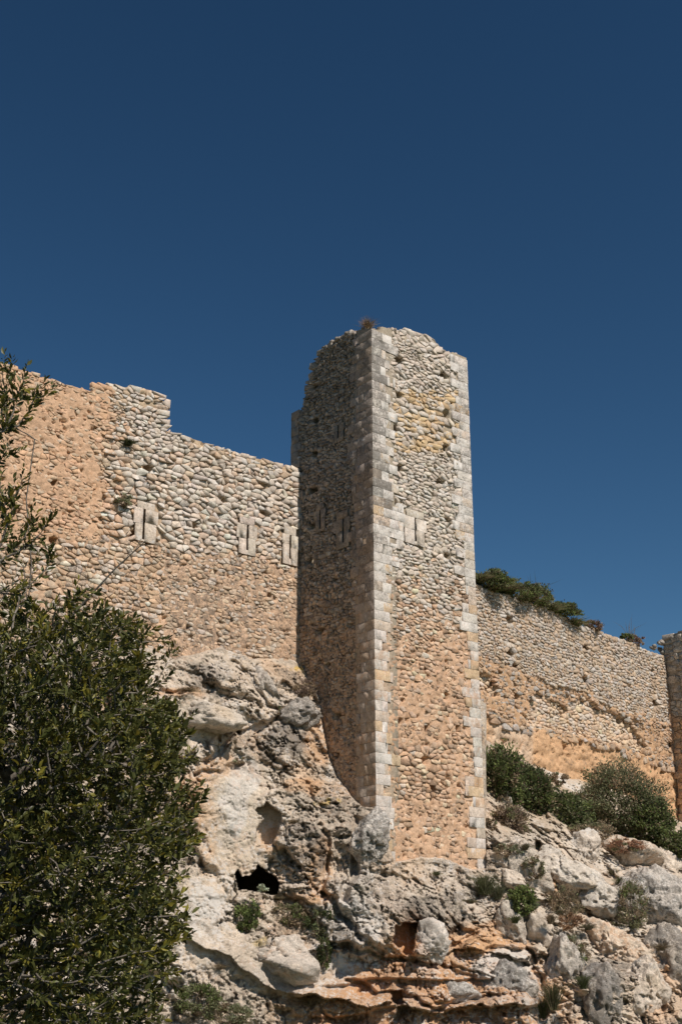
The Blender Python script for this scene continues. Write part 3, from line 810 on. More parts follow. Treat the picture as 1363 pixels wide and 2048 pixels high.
# far tower at the right edge of the frame
tower2 = empty('far_tower', (T2P[0], T2P[1], 10.0), 'second stone tower cut off by the right edge beyond the far wall end', 'tower')
zt2b = prof(T2, [(1338, 1268), (1352, 1264), (1363, 1262), (1400, 1250)])
hs_, hz_ = T2.hit(1366, 1282)
wf = (float(hs_), float(hz_), .42, .62)
def mT(u, v): return .35 + 0 * u
def colT(u, v, rid, m): return J(np.array([.50, .44, .37]) if v < 1430 else np.array([.54, .38, .25]), .08), (.15, .3, .08)
def cbT(u, v, P): return np.zeros(u.shape + (3,)) + np.array([.38, .32, .25]), np.stack([.1 + 0 * u, .3 + 0 * u, .1 + 0 * u], -1)
def slabs_with_window():
    # the side wall in pieces round a window that shows the sky
    s0, s1 = wf[0] - wf[2] / 2, wf[0] + wf[2] / 2; zb, zt = wf[1] - wf[3] / 2, wf[1] + wf[3] / 2
    backing(T2, 0, s0, 2.0, zt2b, wall_off(T2, mT, seed=21), wall_col(cbT, 1), tower2, .1, .6)
    backing(T2, s1, 5.0, 2.0, zt2b, wall_off(T2, mT, seed=22), wall_col(cbT, 1), tower2, .1, .6)
    backing(T2, s0, s1, 2.0, lambda s: zb + .03 + 0 * np.asarray(s, float), wall_off(T2, mT, seed=23), wall_col(cbT, 1), tower2, .1, .6)
    V, T = block_geo(T2, s0 - .1, s1 + .1, zt, float(zt2b(wf[0])) + .02, .03, -.6); mesh_obj('lintel', V, T, M_MASON, tower2, np.array([.3, .27, .23]), np.array([.2, .3, .1]))
slabs_with_window()
make_rubble(T2, {1: (.2, .34, 1.0, 2.0)}, lambda s, z: np.where((np.abs(s - wf[0]) < wf[2] / 2 + .1) & (np.abs(z - wf[1]) < wf[3] / 2 + .1), 0, 1), 0.05, 2.6, 9.5, zt2b, mT, colT, [], tower2, seed=12)
ztf2 = lambda s: float(zt2b(2.0)) + 0 * np.asarray(s, float)
backing(T2F, 0, 5.0, 2.0, ztf2, wall_off(T2F, plain_m, seed=24), wall_col(lambda u, v, P: (np.zeros(u.shape + (3,)) + BEIGE, np.zeros(u.shape + (3,)) + .15), 1), tower2, .15, .6)
# broken stub and plastered strip where the wall meets it
stub = []; random.seed(91)
for k in range(16):
    u = random.uniform(1312, 1340); v = random.uniform(1284, 1325) - max(0, (u - 1325)) * .5
    s, z = W2.hit(u, v); V, T = rock_hull(W2.pos(s, random.uniform(-.5, -.05), z), random.uniform(.13, .25), 1700 + k, 14, .75); stub.append((V, T, J(np.array([.36, .33, .29]), .1), (.25, .35, .05)))
place_pieces(stub, 'rubble_stone', tower2)
q0, z0_ = W2.hit(1333, 1390); q1, _ = W2.hit(1343, 1390)
Vs = []; zs = np.linspace(W2.hit(1338, 1500)[1], W2.hit(1338, 1338)[1], 40); Ss = np.linspace(q0, q1 + .1, 9); SS, ZZ = np.meshgrid(Ss, zs)
PP = W2.pos(SS, .10 + .0 * SS, 0); PP[..., 2] = ZZ; O = .06 + .14 * fbm(PP, 1.6, 5, 5) - .1 * sm(.6, 1, np.abs(np.linspace(-1, 1, 9)))[None]; PP = W2.pos(SS, O, 0); PP[..., 2] = ZZ
ii = np.arange(40 * 9).reshape(40, 9); Q = np.stack([ii[:-1, :-1], ii[:-1, 1:], ii[1:, 1:], ii[1:, :-1]], -1).reshape(-1, 4)
mesh_obj('plaster_strip', PP.reshape(-1, 3), Q, M_MASON, wall2, np.array([.45, .27, .155]), np.array([.0, .3, .2]), True)

# ================================================================== CLIFF AND GROUND
BU = [-700, 0, 200, 300, 350, 400, 440, 500, 560, 603, 620, 638, 645, 655, 672, 700, 725, 752, 762, 775, 790, 830, 870, 900, 940, 970, 972, 1020, 1060, 1150, 1250, 1340, 1500, 2100]
BVv = [1120, 1250, 1280, 1300, 1318, 1305, 1295, 1316, 1316, 1326, 1362, 1395, 1450, 1505, 1548, 1590, 1614, 1618, 1660, 1695, 1722, 1716, 1712, 1720, 1738, 1736, 1480, 1512, 1530, 1560, 1592, 1636, 1720, 1800]
def hostY(u, v):
    y = np.where(u < 602, W1.depth(u, v), np.where(u < 752, LEFT.depth(u, v), np.where(u < 971, FRONT.depth(u, v), np.where(u < 1338, W2.depth(u, v), np.maximum(T2.depth(np.clip(u, 1338, 1500), v), 60)))))
    return np.clip(y, 25, 72)
CP = [(-600, 1200, 32), (-600, 2200, 28), (0, 1300, 36.8), (0, 1700, 35.2), (0, 2048, 34), (200, 1300, 38.6), (200, 1700, 37.5), (200, 2048, 36.5), (350, 1330, 40.9), (350, 1395, 40.0), (370, 1500, 39.6), (380, 1700, 39.4), (380, 1950, 38.6), (380, 2150, 38),
      (470, 1340, 42.6), (470, 1450, 41.6), (480, 1600, 40.8), (480, 1740, 40.5), (500, 1900, 39.6), (520, 2048, 39.2), (600, 1340, 44.9), (600, 1450, 43.4), (600, 1600, 41.8), (600, 1750, 41.0), (600, 1950, 40.0), (640, 1420, 44.0), (660, 1540, 43.4), (700, 1600, 42.6), (690, 1700, 41.5), (745, 1640, 41.6),
      (740, 1750, 41.0), (700, 1850, 40.4), (700, 2048, 40.0), (800, 1740, 42.2), (860, 1740, 43.2), (940, 1760, 44.4), (850, 1850, 41.9), (950, 1900, 42.4), (850, 2048, 40.6), (1000, 2048, 41.2), (1000, 1750, 44.9), (1000, 1650, 46.8), (1000, 1560, 50.0), (1000, 1500, 53),
      (1080, 1880, 43.6), (1080, 1760, 45.6), (1100, 1650, 49), (1120, 1560, 55.5), (1200, 2048, 42.2), (1200, 1900, 44.4), (1200, 1780, 47.6), (1200, 1680, 51.5), (1230, 1600, 58), (1350, 2048, 43), (1350, 1900, 45.2), (1350, 1780, 49), (1350, 1700, 54), (1350, 1650, 61),
      (700, 2300, 38.6), (1200, 2300, 40.5), (2000, 1800, 60), (2000, 2200, 50)]
cp = np.array(CP, float); K = lambda r: np.where(r > 0, r * r * np.log(r + 1e-9), 0)
cxy = cp[:, :2] / 400.0; D = np.linalg.norm(cxy[:, None] - cxy[None], axis=-1); n_ = len(cp); Pm = np.concatenate([np.ones((n_, 1)), cxy], 1)
Amat = np.block([[K(D) + 2e-3 * np.eye(n_), Pm], [Pm.T, np.zeros((3, 3))]]); wts = np.linalg.solve(Amat, np.concatenate([cp[:, 2], np.zeros(3)]))
def tps(u, v):
    out = wts[n_] + wts[n_ + 1] * u / 400 + wts[n_ + 2] * v / 400
    for k in range(n_): out = out + wts[k] * K(np.hypot(u / 400 - cxy[k, 0], v / 400 - cxy[k, 1]))
    return out
def ell(u, v, cu, cv, ru, rv, rot=0):
    a = R(rot); x = (u - cu) * math.cos(a) + (v - cv) * math.sin(a); y = -(u - cu) * math.sin(a) + (v - cv) * math.cos(a); return 1 - np.sqrt((x / ru) ** 2 + (y / rv) ** 2)

ucol = np.concatenate([np.linspace(-1500, -60, 60), np.arange(-50, 1416, 2.0), np.linspace(1430, 2600, 50)])
vt = np.interp(ucol, [-700, 740, 975, 1345, 2600], [1150, 1250, 1410, 1550, 1700])
nrow = 440
wv = np.linspace(0, 1, nrow); Vg = vt[None] + (2075 - vt[None]) * wv[:, None]
tail = np.array([2090, 2120, 2160, 2220, 2300, 2400, 2520])[:, None] + 0 * ucol[None]; Vg = np.concatenate([Vg, tail]); Ug = np.broadcast_to(ucol[None], Vg.shape).copy()
Ug = Ug; Y0 = tps(np.clip(Ug, -800, 2100), np.clip(Vg, 1100, 2400)); Y0 = np.clip(Y0, 24, 70)
ag, eg = ray(Ug, Vg)
P0 = np.stack([ag * Y0, Y0, EYE + eg * Y0], -1)
wob = nz2(Ug, Vg, .02, 90, 3); wu = Ug + 16 * wob; wv_ = Vg + 16 * nz2(Ug, Vg, .022, 93, 3)
# zones -----------------------------------------------------------------
def E(cu, cv, ru, rv, rot=0, a=0.0, b=.35, wobble=True):
    return sm(a, b, ell(wu if wobble else Ug, wv_ if wobble else Vg, cu, cv, ru, rv, rot))
smooth_z = .92 * np.clip(E(470, 1640, 85, 150) + E(400, 1440, 80, 60) + E(600, 1950, 140, 60) + E(400, 1800, 60, 70) + E(720, 1985, 110, 60) * .5 + E(440, 1900, 100, 60), 0, 1)
strata = np.clip(E(860, 2010, 300, 110) + E(1000, 1960, 130, 60) * .5, 0, 1)
right_z = sm(985, 1060, wu) * (1 - strata * .6)
rough = 1 - .8 * smooth_z
# displacement towards the eye (metres) -----------------------------------
warp = np.stack([fbm(P0, .5, 3, 101), fbm(P0, .5, 3, 102), fbm(P0, .5, 3, 103)], -1) * .7
f1, f2, cid, cen = worley((P0 + warp) * [1, .6, 1.15], .55, 110)
g_tilt = None
gr = np.stack([_h(np.floor(cid * 9999), 0 * cid, 0 * cid, 5), _h(np.floor(cid * 9999), 0 * cid + 1, 0 * cid, 5)], -1) - .5
facet = ((P0 + warp)[..., 0] - cen[..., 0]) * gr[..., 0] * 1.0 + ((P0 + warp)[..., 2] - cen[..., 2] / 1.15) * gr[..., 1] * 1.0
g1, g2, gid, gcen = worley((P0 + warp * .5) * [1, .6, 1.3], 1.5, 120)
crack = 1 - sm(.0, .09, f2 - f1); crack2 = 1 - sm(0, .10, g2 - g1)
big = fbm(P0, .33, 4, 130)
gr2 = np.stack([_h(np.floor(gid * 9999), 0 * gid, 0 * gid, 6), _h(np.floor(gid * 9999), 0 * gid + 1, 0 * gid, 6)], -1) - .5
facet2 = ((P0 + warp * .5)[..., 0] - gcen[..., 0]) * gr2[..., 0] + ((P0 + warp * .5)[..., 2] - gcen[..., 2] / 1.3) * gr2[..., 1]
right_b = sm(985, 1060, Ug)
cm = sm(-.1, .35, fbm(P0, .45, 3, 133)); soft = sm(0, .22, f2 - f1); soft2 = sm(0, .3, g2 - g1)
disp = .55 * big + rough * soft * (.45 * (cid - .5) + .8 * facet) - rough * .22 * crack * cm + rough * soft2 * (.26 * (gid - .5) + 1.1 * facet2) * (1 + .5 * right_b) - .05 * rough * crack2 * cm
Pw = P0 + warp * .6
fr1 = np.abs(fbm(P0 * [1, 1, 2.2] + warp * .3, .8, 4, 181, .45)); fr2 = np.abs(fbm(P0 * [2.2, 1, .8] + warp * .3, .7, 4, 185, .45)); fr3 = np.abs(fbm(P0 * [1.2, 1, 2.0], 2.0, 3, 189, .5))
disp = disp - (.05 + rough) * (.20 * (1 - sm(0, .03, fr1)) + .17 * (1 - sm(0, .025, fr2)) + .08 * (1 - sm(0, .04, fr3)))
disp += rough * .22 * ridge(Pw * [1, 1, .8], 1.1, 6, 140, .6) + (.2 + rough) * .09 * fbm(P0, 3.5, 5, 150, .65)
disp += (.15 + rough) * .07 * ridge(Pw, 5.5, 3, 155, .6)
kar = fbm(P0, 3.3, 4, 160, .65); pits = sm(.16, .42, kar); disp -= rough * .20 * pits
kar2 = fbm(P0, 8, 2, 165, .65); pits2 = sm(.25, .5, kar2) * sm(-.2, .3, fbm(P0, .8, 2, 166)); disp -= rough * .14 * pits2
# horizontal bedding with overhanging lips
zz = P0[..., 2] + .35 * big + .12 * fbm(P0, .9, 3, 171) - .05 * P0[..., 0]
ph = (zz / .85) % 1.0; lip = sm(0, .12, ph) * (1 - ph) ** .8
disp += strata * (.45 * lip - .12) + right_z * .16 * (((zz * .8 + .9 * P0[..., 0] * .35) % 1.0) - .5)
def line(pts, width, depth, sharp=True):
    """crack or ledge along a polyline in the picture"""
    d = np.full(Ug.shape, 1e9); side = np.zeros(Ug.shape)
    for (x0, y0), (x1, y1) in zip(pts[:-1], pts[1:]):
        dx, dy = x1 - x0, y1 - y0; L = dx * dx + dy * dy; t = np.clip(((wu - x0) * dx + (wv_ - y0) * dy) / L, 0, 1)
        q = np.hypot(wu - x0 - t * dx, wv_ - y0 - t * dy); m = q < d; d = np.where(m, q, d); side = np.where(m, (wu - x0) * dy - (wv_ - y0) * dx, side)
    return d, side
def crackline(pts, w, dep):
    global disp
    d, s_ = line(pts, w, dep); disp = disp - dep * (1 - sm(w * .25, w, d))
def ledge(pts, reach, dep, below=True):
    """rock above the line stands forward (an overhang edge) or below it"""
    global disp
    d, s_ = line(pts, reach, dep); sg = np.where(s_ > 0, 1, -1)      # above the line (smaller v) when drawn left to right
    up = s_ > 0
    disp = disp + np.where(up if below else ~up, dep * (1 - sm(0, reach, d)), 0)
def cave(pts, dep, edge=6):
    global disp
    m = poly_mask(Ug + 9 * wob + 3 * nz2(Ug, Vg, .12, 98, 2), Vg + 9 * wob, pts).astype(float); disp = disp * (1 - m) - dep * m
    return m
crackline([(420, 1530), (455, 1500), (480, 1470)], 9, .4); crackline([(470, 1330), (500, 1370), (520, 1400), (560, 1420)], 9, .35)
crackline([(480, 1465), (500, 1475), (560, 1440)], 10, .5); crackline([(395, 1550), (450, 1548), (480, 1530)], 7, .3); crackline([(560, 1690), (575, 1725), (600, 1740)], 7, .35)
crackline([(640, 1650), (655, 1700), (650, 1780)], 7, .3); crackline([(650, 1780), (690, 1850), (720, 1880), (770, 1900)], 9, .45); crackline([(712, 1640), (705, 1740), (690, 1800)], 12, .55)
crackline([(660, 1890), (740, 1905), (800, 1920), (900, 1935)], 7, .4); crackline([(690, 1960), (760, 1990), (800, 1990), (870, 2010), (1000, 2000)], 8, .45)
crackline([(925, 1840), (890, 1890), (905, 1900), (960, 1870)], 7, .4); crackline([(1075, 1690), (1095, 1760), (1105, 1780)], 13, 1.1)
crackline([(975, 1900), (1070, 1910), (1090, 1990), (1085, 2048)], 9, .5); crackline([(1180, 1830), (1260, 1900), (1290, 1960), (1290, 2048)], 9, .45)
crackline([(735, 1722), (790, 1718)], 5, .25); crackline([(736, 1742), (790, 1745)], 5, .22)
ledge([(390, 1885), (440, 1905), (500, 1945), (560, 1985), (640, 1995)], 26, .35); ledge([(330, 1392), (440, 1386), (470, 1400)], 55, .5, below=False)
ledge([(600, 1995), (700, 2003), (820, 2015), (900, 2020), (1050, 2010)], 34, .6); ledge([(850, 1905), (960, 1900), (1040, 1925), (1080, 1910)], 30, .5)
ledge([(640, 1900), (700, 1890), (780, 1905)], 60, .35); ledge([(1090, 1800), (1180, 1790), (1235, 1800)], 45, .4); ledge([(1000, 1910), (1070, 1935)], 25, .3)
for (cu, cv, ru, rv, am) in [(755, 1860, 85, 75, .5), (720, 1790, 60, 50, .3), (860, 1800, 90, 60, .35), (610, 1700, 70, 90, .35), (400, 1345, 60, 40, .4), (570, 1500, 60, 50, .3), (860, 1890, 40, 40, .4), (1030, 1990, 60, 50, .35), (1150, 1950, 60, 80, .4), (1220, 1990, 70, 80, .35), (1020, 1690, 60, 60, .3), (1000, 1950, 50, 40, .3)]:
    disp = disp + am * sm(0, .6, ell(wu, wv_, cu, cv, ru, rv))
dark = np.zeros(Ug.shape)
for pts, dep in [([(470, 1748), (478, 1742), (487, 1757), (505, 1755), (512, 1746), (520, 1733), (536, 1745), (550, 1752), (554, 1786), (520, 1784), (480, 1782)], 6.0),
                 ([(515, 1625), (535, 1605), (562, 1625), (558, 1660), (545, 1690), (512, 1697), (518, 1660), (528, 1640)], .55),
                 ([(786, 1850), (800, 1838), (830, 1842), (833, 1912), (815, 1915), (790, 1890)], 1.0), ([(785, 1985), (805, 1982), (808, 2005), (795, 2014), (782, 2002)], .9),
                 ([(480, 1472), (525, 1440), (535, 1450), (500, 1480), (492, 1500), (478, 1494)], .5)]:
    dark = np.maximum(dark, cave(pts, dep))
# the rock meets the foot of the walls along this line
base_v = np.interp(Ug, BU, BVv) + 5 * nz2(Ug, Vg, .05, 95)
H = hostY(Ug, Vg); H = H + 30 * sm(10, 70, Vg - base_v); Yc = Y0 - disp
near = 1 - sm(0, 55, Vg - base_v)
below = np.minimum(Yc + near * .5 * disp, H - .12 - .08 * vnoise(P0, 2.5, 97)); kk = sm(-7, 3, Vg - base_v)
Yf = H * 1.0 + 0.9; Yf = Yf * (1 - kk) + below * kk
hidden = (Ug > 752) & (Ug < 971) & (Vg < base_v - 20); Yf = np.where(hidden, H + .8, Yf)
PC = np.stack([ag * Yf, Yf, EYE + eg * Yf], -1)
ns_, nc_ = Ug.shape
# colour ------------------------------------------------------------------
n1 = fbm(P0, .5, 4, 201); n2 = fbm(P0, 1.6, 4, 202)
C = np.zeros(Ug.shape + (3,)); C[:] = [.52, .435, .345]; C *= (1 + .22 * n1 + .2 * n2 + .2 * fbm(P0, 5, 3, 203))[..., None]
def tint(mask, c, k=1.0):
    global C
    C = mixc(C, np.array(c), np.clip(mask * k * (.75 + .5 * n2), 0, 1))
tint(sm(0, .5, n1 + .1), [.55, .42, .30], .6)
tint(sm(.05, .35, fbm(P0, .75, 4, 240)), [.55, .36, .22], .6)
tint(sm(700, 1000, wu) * sm(1640, 1700, wv_) * 1.0 * (wu < 1100), [.49, .435, .37], .4)
tint(sm(980, 1100, wu), [.60, .51, .41], .75)
OG = [.57, .32, .155]; DO = [.50, .235, .10]
for a_ in [(395, 1590, 55, 60), (415, 1650, 22, 70), (455, 1540, 60, 25), (640, 1480, 40, 60), (600, 1570, 50, 25), (540, 1670, 22, 40), (640, 1740, 30, 70), (350, 1385, 70, 14), (620, 1800, 90, 20)]:
    tint(E(*a_), OG, .75)
tint(E(470, 1650, 80, 130), [.54, .46, .36], .7); tint(E(480, 1590, 35, 110, 10), [.57, .55, .52], .7); tint(E(400, 1440, 80, 50), [.50, .44, .36], .6)
tint(E(850, 1990, 350, 140), OG, 1.0); tint(E(760, 1940, 110, 55), DO, .6); tint(E(990, 1880, 110, 40), OG, .8); tint(E(930, 2040, 260, 22), OG, .9); tint(E(820, 1880, 40, 60), DO, .7); tint(E(1110, 1760, 18, 40), OG, .8)
tint(E(1330, 1990, 50, 90), OG, .5); tint(E(1190, 1820, 50, 50), OG, .4); tint(E(1290, 1720, 60, 20), OG, .7); tint(E(1010, 1940, 60, 50), [.55, .53, .50], .7); tint(E(860, 1925, 30, 60, 0), [.56, .54, .51], .6)
tint(E(1300, 1780, 70, 70), [.48, .46, .43], .8); tint(E(690, 1870, 100, 80), [.48, .44, .39], .5); tint(E(750, 1790, 90, 70), [.46, .42, .37], .5)
tint(E(640, 1330, 60, 30), [.45, .34, .12], .5); tint(E(595, 1325, 30, 26) * sm(.0, .3, fbm(P0, 5, 2, 210)), [.5, .33, .05], .9); tint(E(655, 1602, 40, 10) * sm(-.1, .3, fbm(P0, 5, 2, 211)), [.5, .33, .05], .9); tint(E(520, 1885, 26, 12), [.55, .40, .15], .7)
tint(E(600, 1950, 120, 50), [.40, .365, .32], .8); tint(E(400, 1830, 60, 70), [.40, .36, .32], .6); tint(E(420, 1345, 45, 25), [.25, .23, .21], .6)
C = np.where((strata * (1 - sm(-.15, .25, n1 + .5 * n2)))[..., None] > .35, C * .9 + .02, C)
fresh = sm(.05, .3, fbm(P0, .9, 4, 220)) * strata; tint(fresh * sm(-.2, .3, n2), [.55, .52, .47], .6)
soil = (1 - sm(1640, 1680, wv_)) * sm(985, 1020, wu); tint(soil, [.36, .27, .17], .6)
Xw = np.clip(.28 + .25 * n1 + .08 * E(690, 1870, 100, 90) + .05 * E(750, 1790, 90, 70) + .2 * E(1010, 1940, 70, 50), 0, .6)
Xd = np.clip(.21 + .12 * E(720, 1830, 130, 100) + .28 * fbm(P0, .7, 3, 230) + .28 * E(880, 1830, 90, 60) + .22 * E(600, 1700, 60, 80) + .25 * E(1200, 1980, 90, 90) + .25 * E(570, 1500, 50, 60) + .2 * E(740, 1680, 30, 60) - .3 * smooth_z - .08 * right_z, 0, .7)
Xo = np.clip(.18 + .35 * strata + .15 * n2, 0, .6)
aux = np.stack([Xw, Xd, Xo], -1)
ii = np.arange(ns_ * nc_).reshape(ns_, nc_); Q = np.stack([ii[1:, :-1], ii[1:, 1:], ii[:-1, 1:], ii[:-1, :-1]], -1).reshape(-1, 4)
Vc = PC.reshape(-1, 3); Cc = C.reshape(-1, 3); Ac = aux.reshape(-1, 3)
# plateau behind the top edge of the rock
top = PC[0].copy(); back_ = top.copy(); back_[:, 1] += 60; back_[:, 2] += .5; nb = len(Vc)
Vc = np.concatenate([Vc, back_]); Cc = np.concatenate([Cc, np.tile([.32, .27, .18], (nc_, 1))]); Ac = np.concatenate([Ac, np.zeros((nc_, 3))]); jb = nb + np.arange(nc_)
Q = np.concatenate([Q, np.stack([ii[0, :-1], ii[0, 1:], jb[1:], jb[:-1]], -1)])
cliff = mesh_obj('cliff', Vc, Q, M_ROCK, None, Cc, Ac); cliff['kind'] = 'structure'
def cliff_y(u, v):
    i = int(np.argmin(np.abs(ucol - u))); colv = Vg[:, i]; return float(np.interp(v, colv, Yf[:, i]))
def at(u, v, Y):
    a, e = ray(u, v); return np.array([float(a) * Y, Y, EYE + float(e) * Y])

M_GROUND = stone_material('dry_ground', 1.0)
gx = np.concatenate([[-1500, -600, -200], np.linspace(-80, 80, 81), [200, 600, 1500]]); gy = np.concatenate([[-1500, -500, -100], np.linspace(-20, 50, 36), [120, 500, 1800]])
GX, GY = np.meshgrid(gx, gy); GP = np.stack([GX, GY, 0 * GX], -1); GP[..., 2] = .18 * fbm(GP, .15, 4, 300) * (np.abs(GX) < 100) - .15
gi = np.arange(GX.size).reshape(GX.shape); GQ = np.stack([gi[:-1, :-1], gi[:-1, 1:], gi[1:, 1:], gi[1:, :-1]], -1).reshape(-1, 4)
gc = np.zeros(GX.shape + (3,)) + np.array([.10, .105, .05]); gc *= (1 + .25 * fbm(GP, .3, 3, 301))[..., None]
g = mesh_obj('ground', GP.reshape(-1, 3), GQ, M_GROUND, None, gc.reshape(-1, 3), np.tile([0, .1, .1], (GX.size, 1)), True); g['kind'] = 'structure'

# ------------------------------------------------------------------ boulders: separate masses of rock standing out of the slope
def ico(sub):
    bm = bmesh.new(); bmesh.ops.create_icosphere(bm, subdivisions=sub, radius=1); V = np.array([v.co[:] for v in bm.verts]); T = np.array([[v.index for v in f.verts] for f in bm.faces]); bm.free(); return V, T
IV5 = ico(5); IV6 = ico(6)
def boulder(u, v, ru, rv, back, rot, seed, label, c=(.5, .47, .43), aux=(.3, .35, .1), thick=.8, sink=.35, blocky=1.0):
    Y = cliff_y(u, v) + back; ctr = at(u, v, Y); s = Y / F
    V, IT = IV6 if seed in (2, 3, 5, 19, 20) else IV5; V = V.copy(); so = seed * 3.7
    qq = np.random.default_rng(seed + 40); pn = qq.normal(0, 1, (16, 3)); pn /= np.linalg.norm(pn, axis=1)[:, None]; pd = qq.uniform(.66, 1.0, 16)
    Vw = V + .16 * np.stack([fbm(V + so, 1.3, 3, seed + k_) for k_ in range(3)], -1); dn = np.maximum(Vw @ pn.T, 1e-3) / pd; h = (dn ** 14).sum(1) ** (-1 / 14.0)
    V = V * (np.clip(h, .4, 1.25) * (1 + .16 * fbm(V + so, 1.5, 4, seed)))[:, None]; V = V * np.array([ru * s, max(ru, rv) * s * thick, rv * s]); a = R(rot)
    x, z = V[:, 0].copy(), V[:, 2].copy(); V[:, 0] = x * math.cos(a) + z * math.sin(a); V[:, 2] = -x * math.sin(a) + z * math.cos(a); V = V + ctr
    nrm = (V - ctr); nrm /= np.linalg.norm(nrm, axis=1)[:, None]
    d = .13 * ridge(V, 1.5, 6, seed + 1, .6) + .10 * fbm(V, 4, 4, seed + 2, .65) - .14 * sm(.15, .42, fbm(V, 3.6, 3, seed + 3, .65)); V = V + nrm * d[:, None]
    n = fbm(V, 1.2, 4, seed + 5); c = np.array(c) * .5 + np.array([.60, .50, .41]) * .5; cc = c * (1 + .2 * n + .2 * fbm(V, 4, 3, seed + 9))[:, None]
    under = sm(.25, .7, fbm(V, .8, 2, seed + 7)); cc = mixc(cc, [.5, .36, .22], under * .35)
    o = mesh_obj('boulder', V, IT, M_ROCK, None, cc, np.clip(np.array(aux) * [1, .75, 1] + [0, .04, 0] + .2 * n[:, None] * [1, 1, 0], 0, .7)); props(o, label, 'boulder', 'rock masses standing out of the cliff'); return o
BL = [(603, 1428, 46, 30, -.1, 5, 1, 'grey knobbly boulder against the foot of the tower\'s shaded side', (.45, .43, .40), (.3, .5, .0)),
      (744, 1678, 34, 62, .2, 4, 2, 'upright pitted grey rock under the near corner of the tower', (.56, .52, .47), (.35, .35, .0)),
      (1148, 1755, 74, 40, -.7, 30, 3, 'pale slanting slab boulder with a blunt nose, right of the dark cleft', (.56, .52, .45), (.25, .2, .1)),
      (1203, 1798, 38, 27, -1.1, 5, 4, 'pale block at the lower tip of the slanting slab boulder', (.55, .52, .46), (.3, .2, .1)),
      (1308, 1805, 80, 74, -.3, 28, 5, 'large smooth grey boulder at the right edge below the bushes', (.46, .445, .42), (.3, .35, .0)),
      (1000, 1610, 22, 50, .8, -8, 6, 'rounded pale rock tight against the right foot of the tower', (.50, .46, .39), (.2, .3, .1)),
      (1250, 1712, 60, 38, -.1, 12, 7, 'broad pale rock shelf under the grey green bush', (.54, .47, .38), (.15, .25, .25)),
      (1055, 1735, 36, 64, .1, -28, 8, 'long tilted grey slab just left of the dark cleft', (.48, .44, .37), (.15, .3, .1)),
      (1020, 1855, 34, 60, .3, -20, 9, 'leaning rock rib below the leafy bush right of the tower foot', (.50, .46, .39), (.2, .35, .1)),
      (1128, 1935, 34, 66, .3, 6, 10, 'tall pale rock column low on the right slope, beside the grassy crack', (.50, .47, .42), (.25, .35, .1)),
      (520, 1375, 48, 26, .3, 50, 11, 'grey fluted rock below the foot of the left wall', (.47, .44, .40), (.2, .4, .0)),
      (400, 1430, 78, 34, .2, 6, 12, 'big flat topped pale block left of centre under a dark hollow', (.49, .45, .38), (.2, .25, .1)),
      (1345, 1920, 46, 60, .3, 0, 13, 'dark pitted rock at the lower right edge', (.46, .42, .36), (.25, .5, .1)),
      (560, 1915, 80, 42, .3, 8, 14, 'broad smooth grey block below the green shrub under the cave', (.42, .385, .34), (.1, .15, .15)),
      (1100, 1720, 26, 30, .1, 20, 15, 'small white topped rock at the head of the dark cleft', (.56, .53, .47), (.2, .2, .0)),
      (905, 1990, 40, 24, .2, 6, 16, 'whitish crusted lump in the orange strata at the bottom', (.54, .52, .48), (.4, .45, .1)),
      (1022, 1968, 46, 34, .2, 12, 17, 'white and black crusted block over an orange hollow, lower right of the tower foot', (.52, .50, .47), (.4, .5, .1)),
      (1225, 1900, 50, 44, -.1, 35, 19, 'cream coloured dome of rock with an orange crown below the slab boulder', (.62, .50, .37), (.1, .1, .3)),
      (1290, 1975, 44, 66, .0, 20, 20, 'long pale rock flank running down to the bottom right corner', (.58, .50, .41), (.2, .2, .1)),
      (1200, 1990, 38, 60, .1, -6, 21, 'black and white pitted rock at the bottom between two pale flanks', (.50, .46, .41), (.35, .6, .1)),
      (1005, 1725, 26, 20, .1, 10, 22, 'small rounded rock in the pile between tower foot and tilted slab', (.58, .50, .41), (.2, .2, .05)),
      (1018, 1690, 24, 18, .2, -12, 23, 'upper small rock in the pile right of the tower foot', (.58, .50, .41), (.2, .2, .05)),
      (1022, 1762, 30, 20, .0, 20, 24, 'flattish rock just above the leafy bright green bush', (.58, .50, .41), (.2, .2, .05)),
      (1080, 1870, 34, 40, .1, -30, 25, 'pale ridged rock under the leafy bright green bush', (.60, .52, .42), (.2, .2, .05)),
      (1170, 1700, 26, 34, .0, 10, 26, 'narrow upright rock behind the slanting slab boulder', (.58, .51, .43), (.3, .25, .05)),
      (1330, 1735, 30, 24, .1, 20, 27, 'small rock under the green bush at the right edge', (.57, .49, .40), (.2, .2, .1)),
      (860, 1888, 30, 34, .2, -4, 18, 'pale block beside the square hollow under the tower', (.54, .51, .47), (.3, .2, .1))]
for b in BL: boulder(*b)

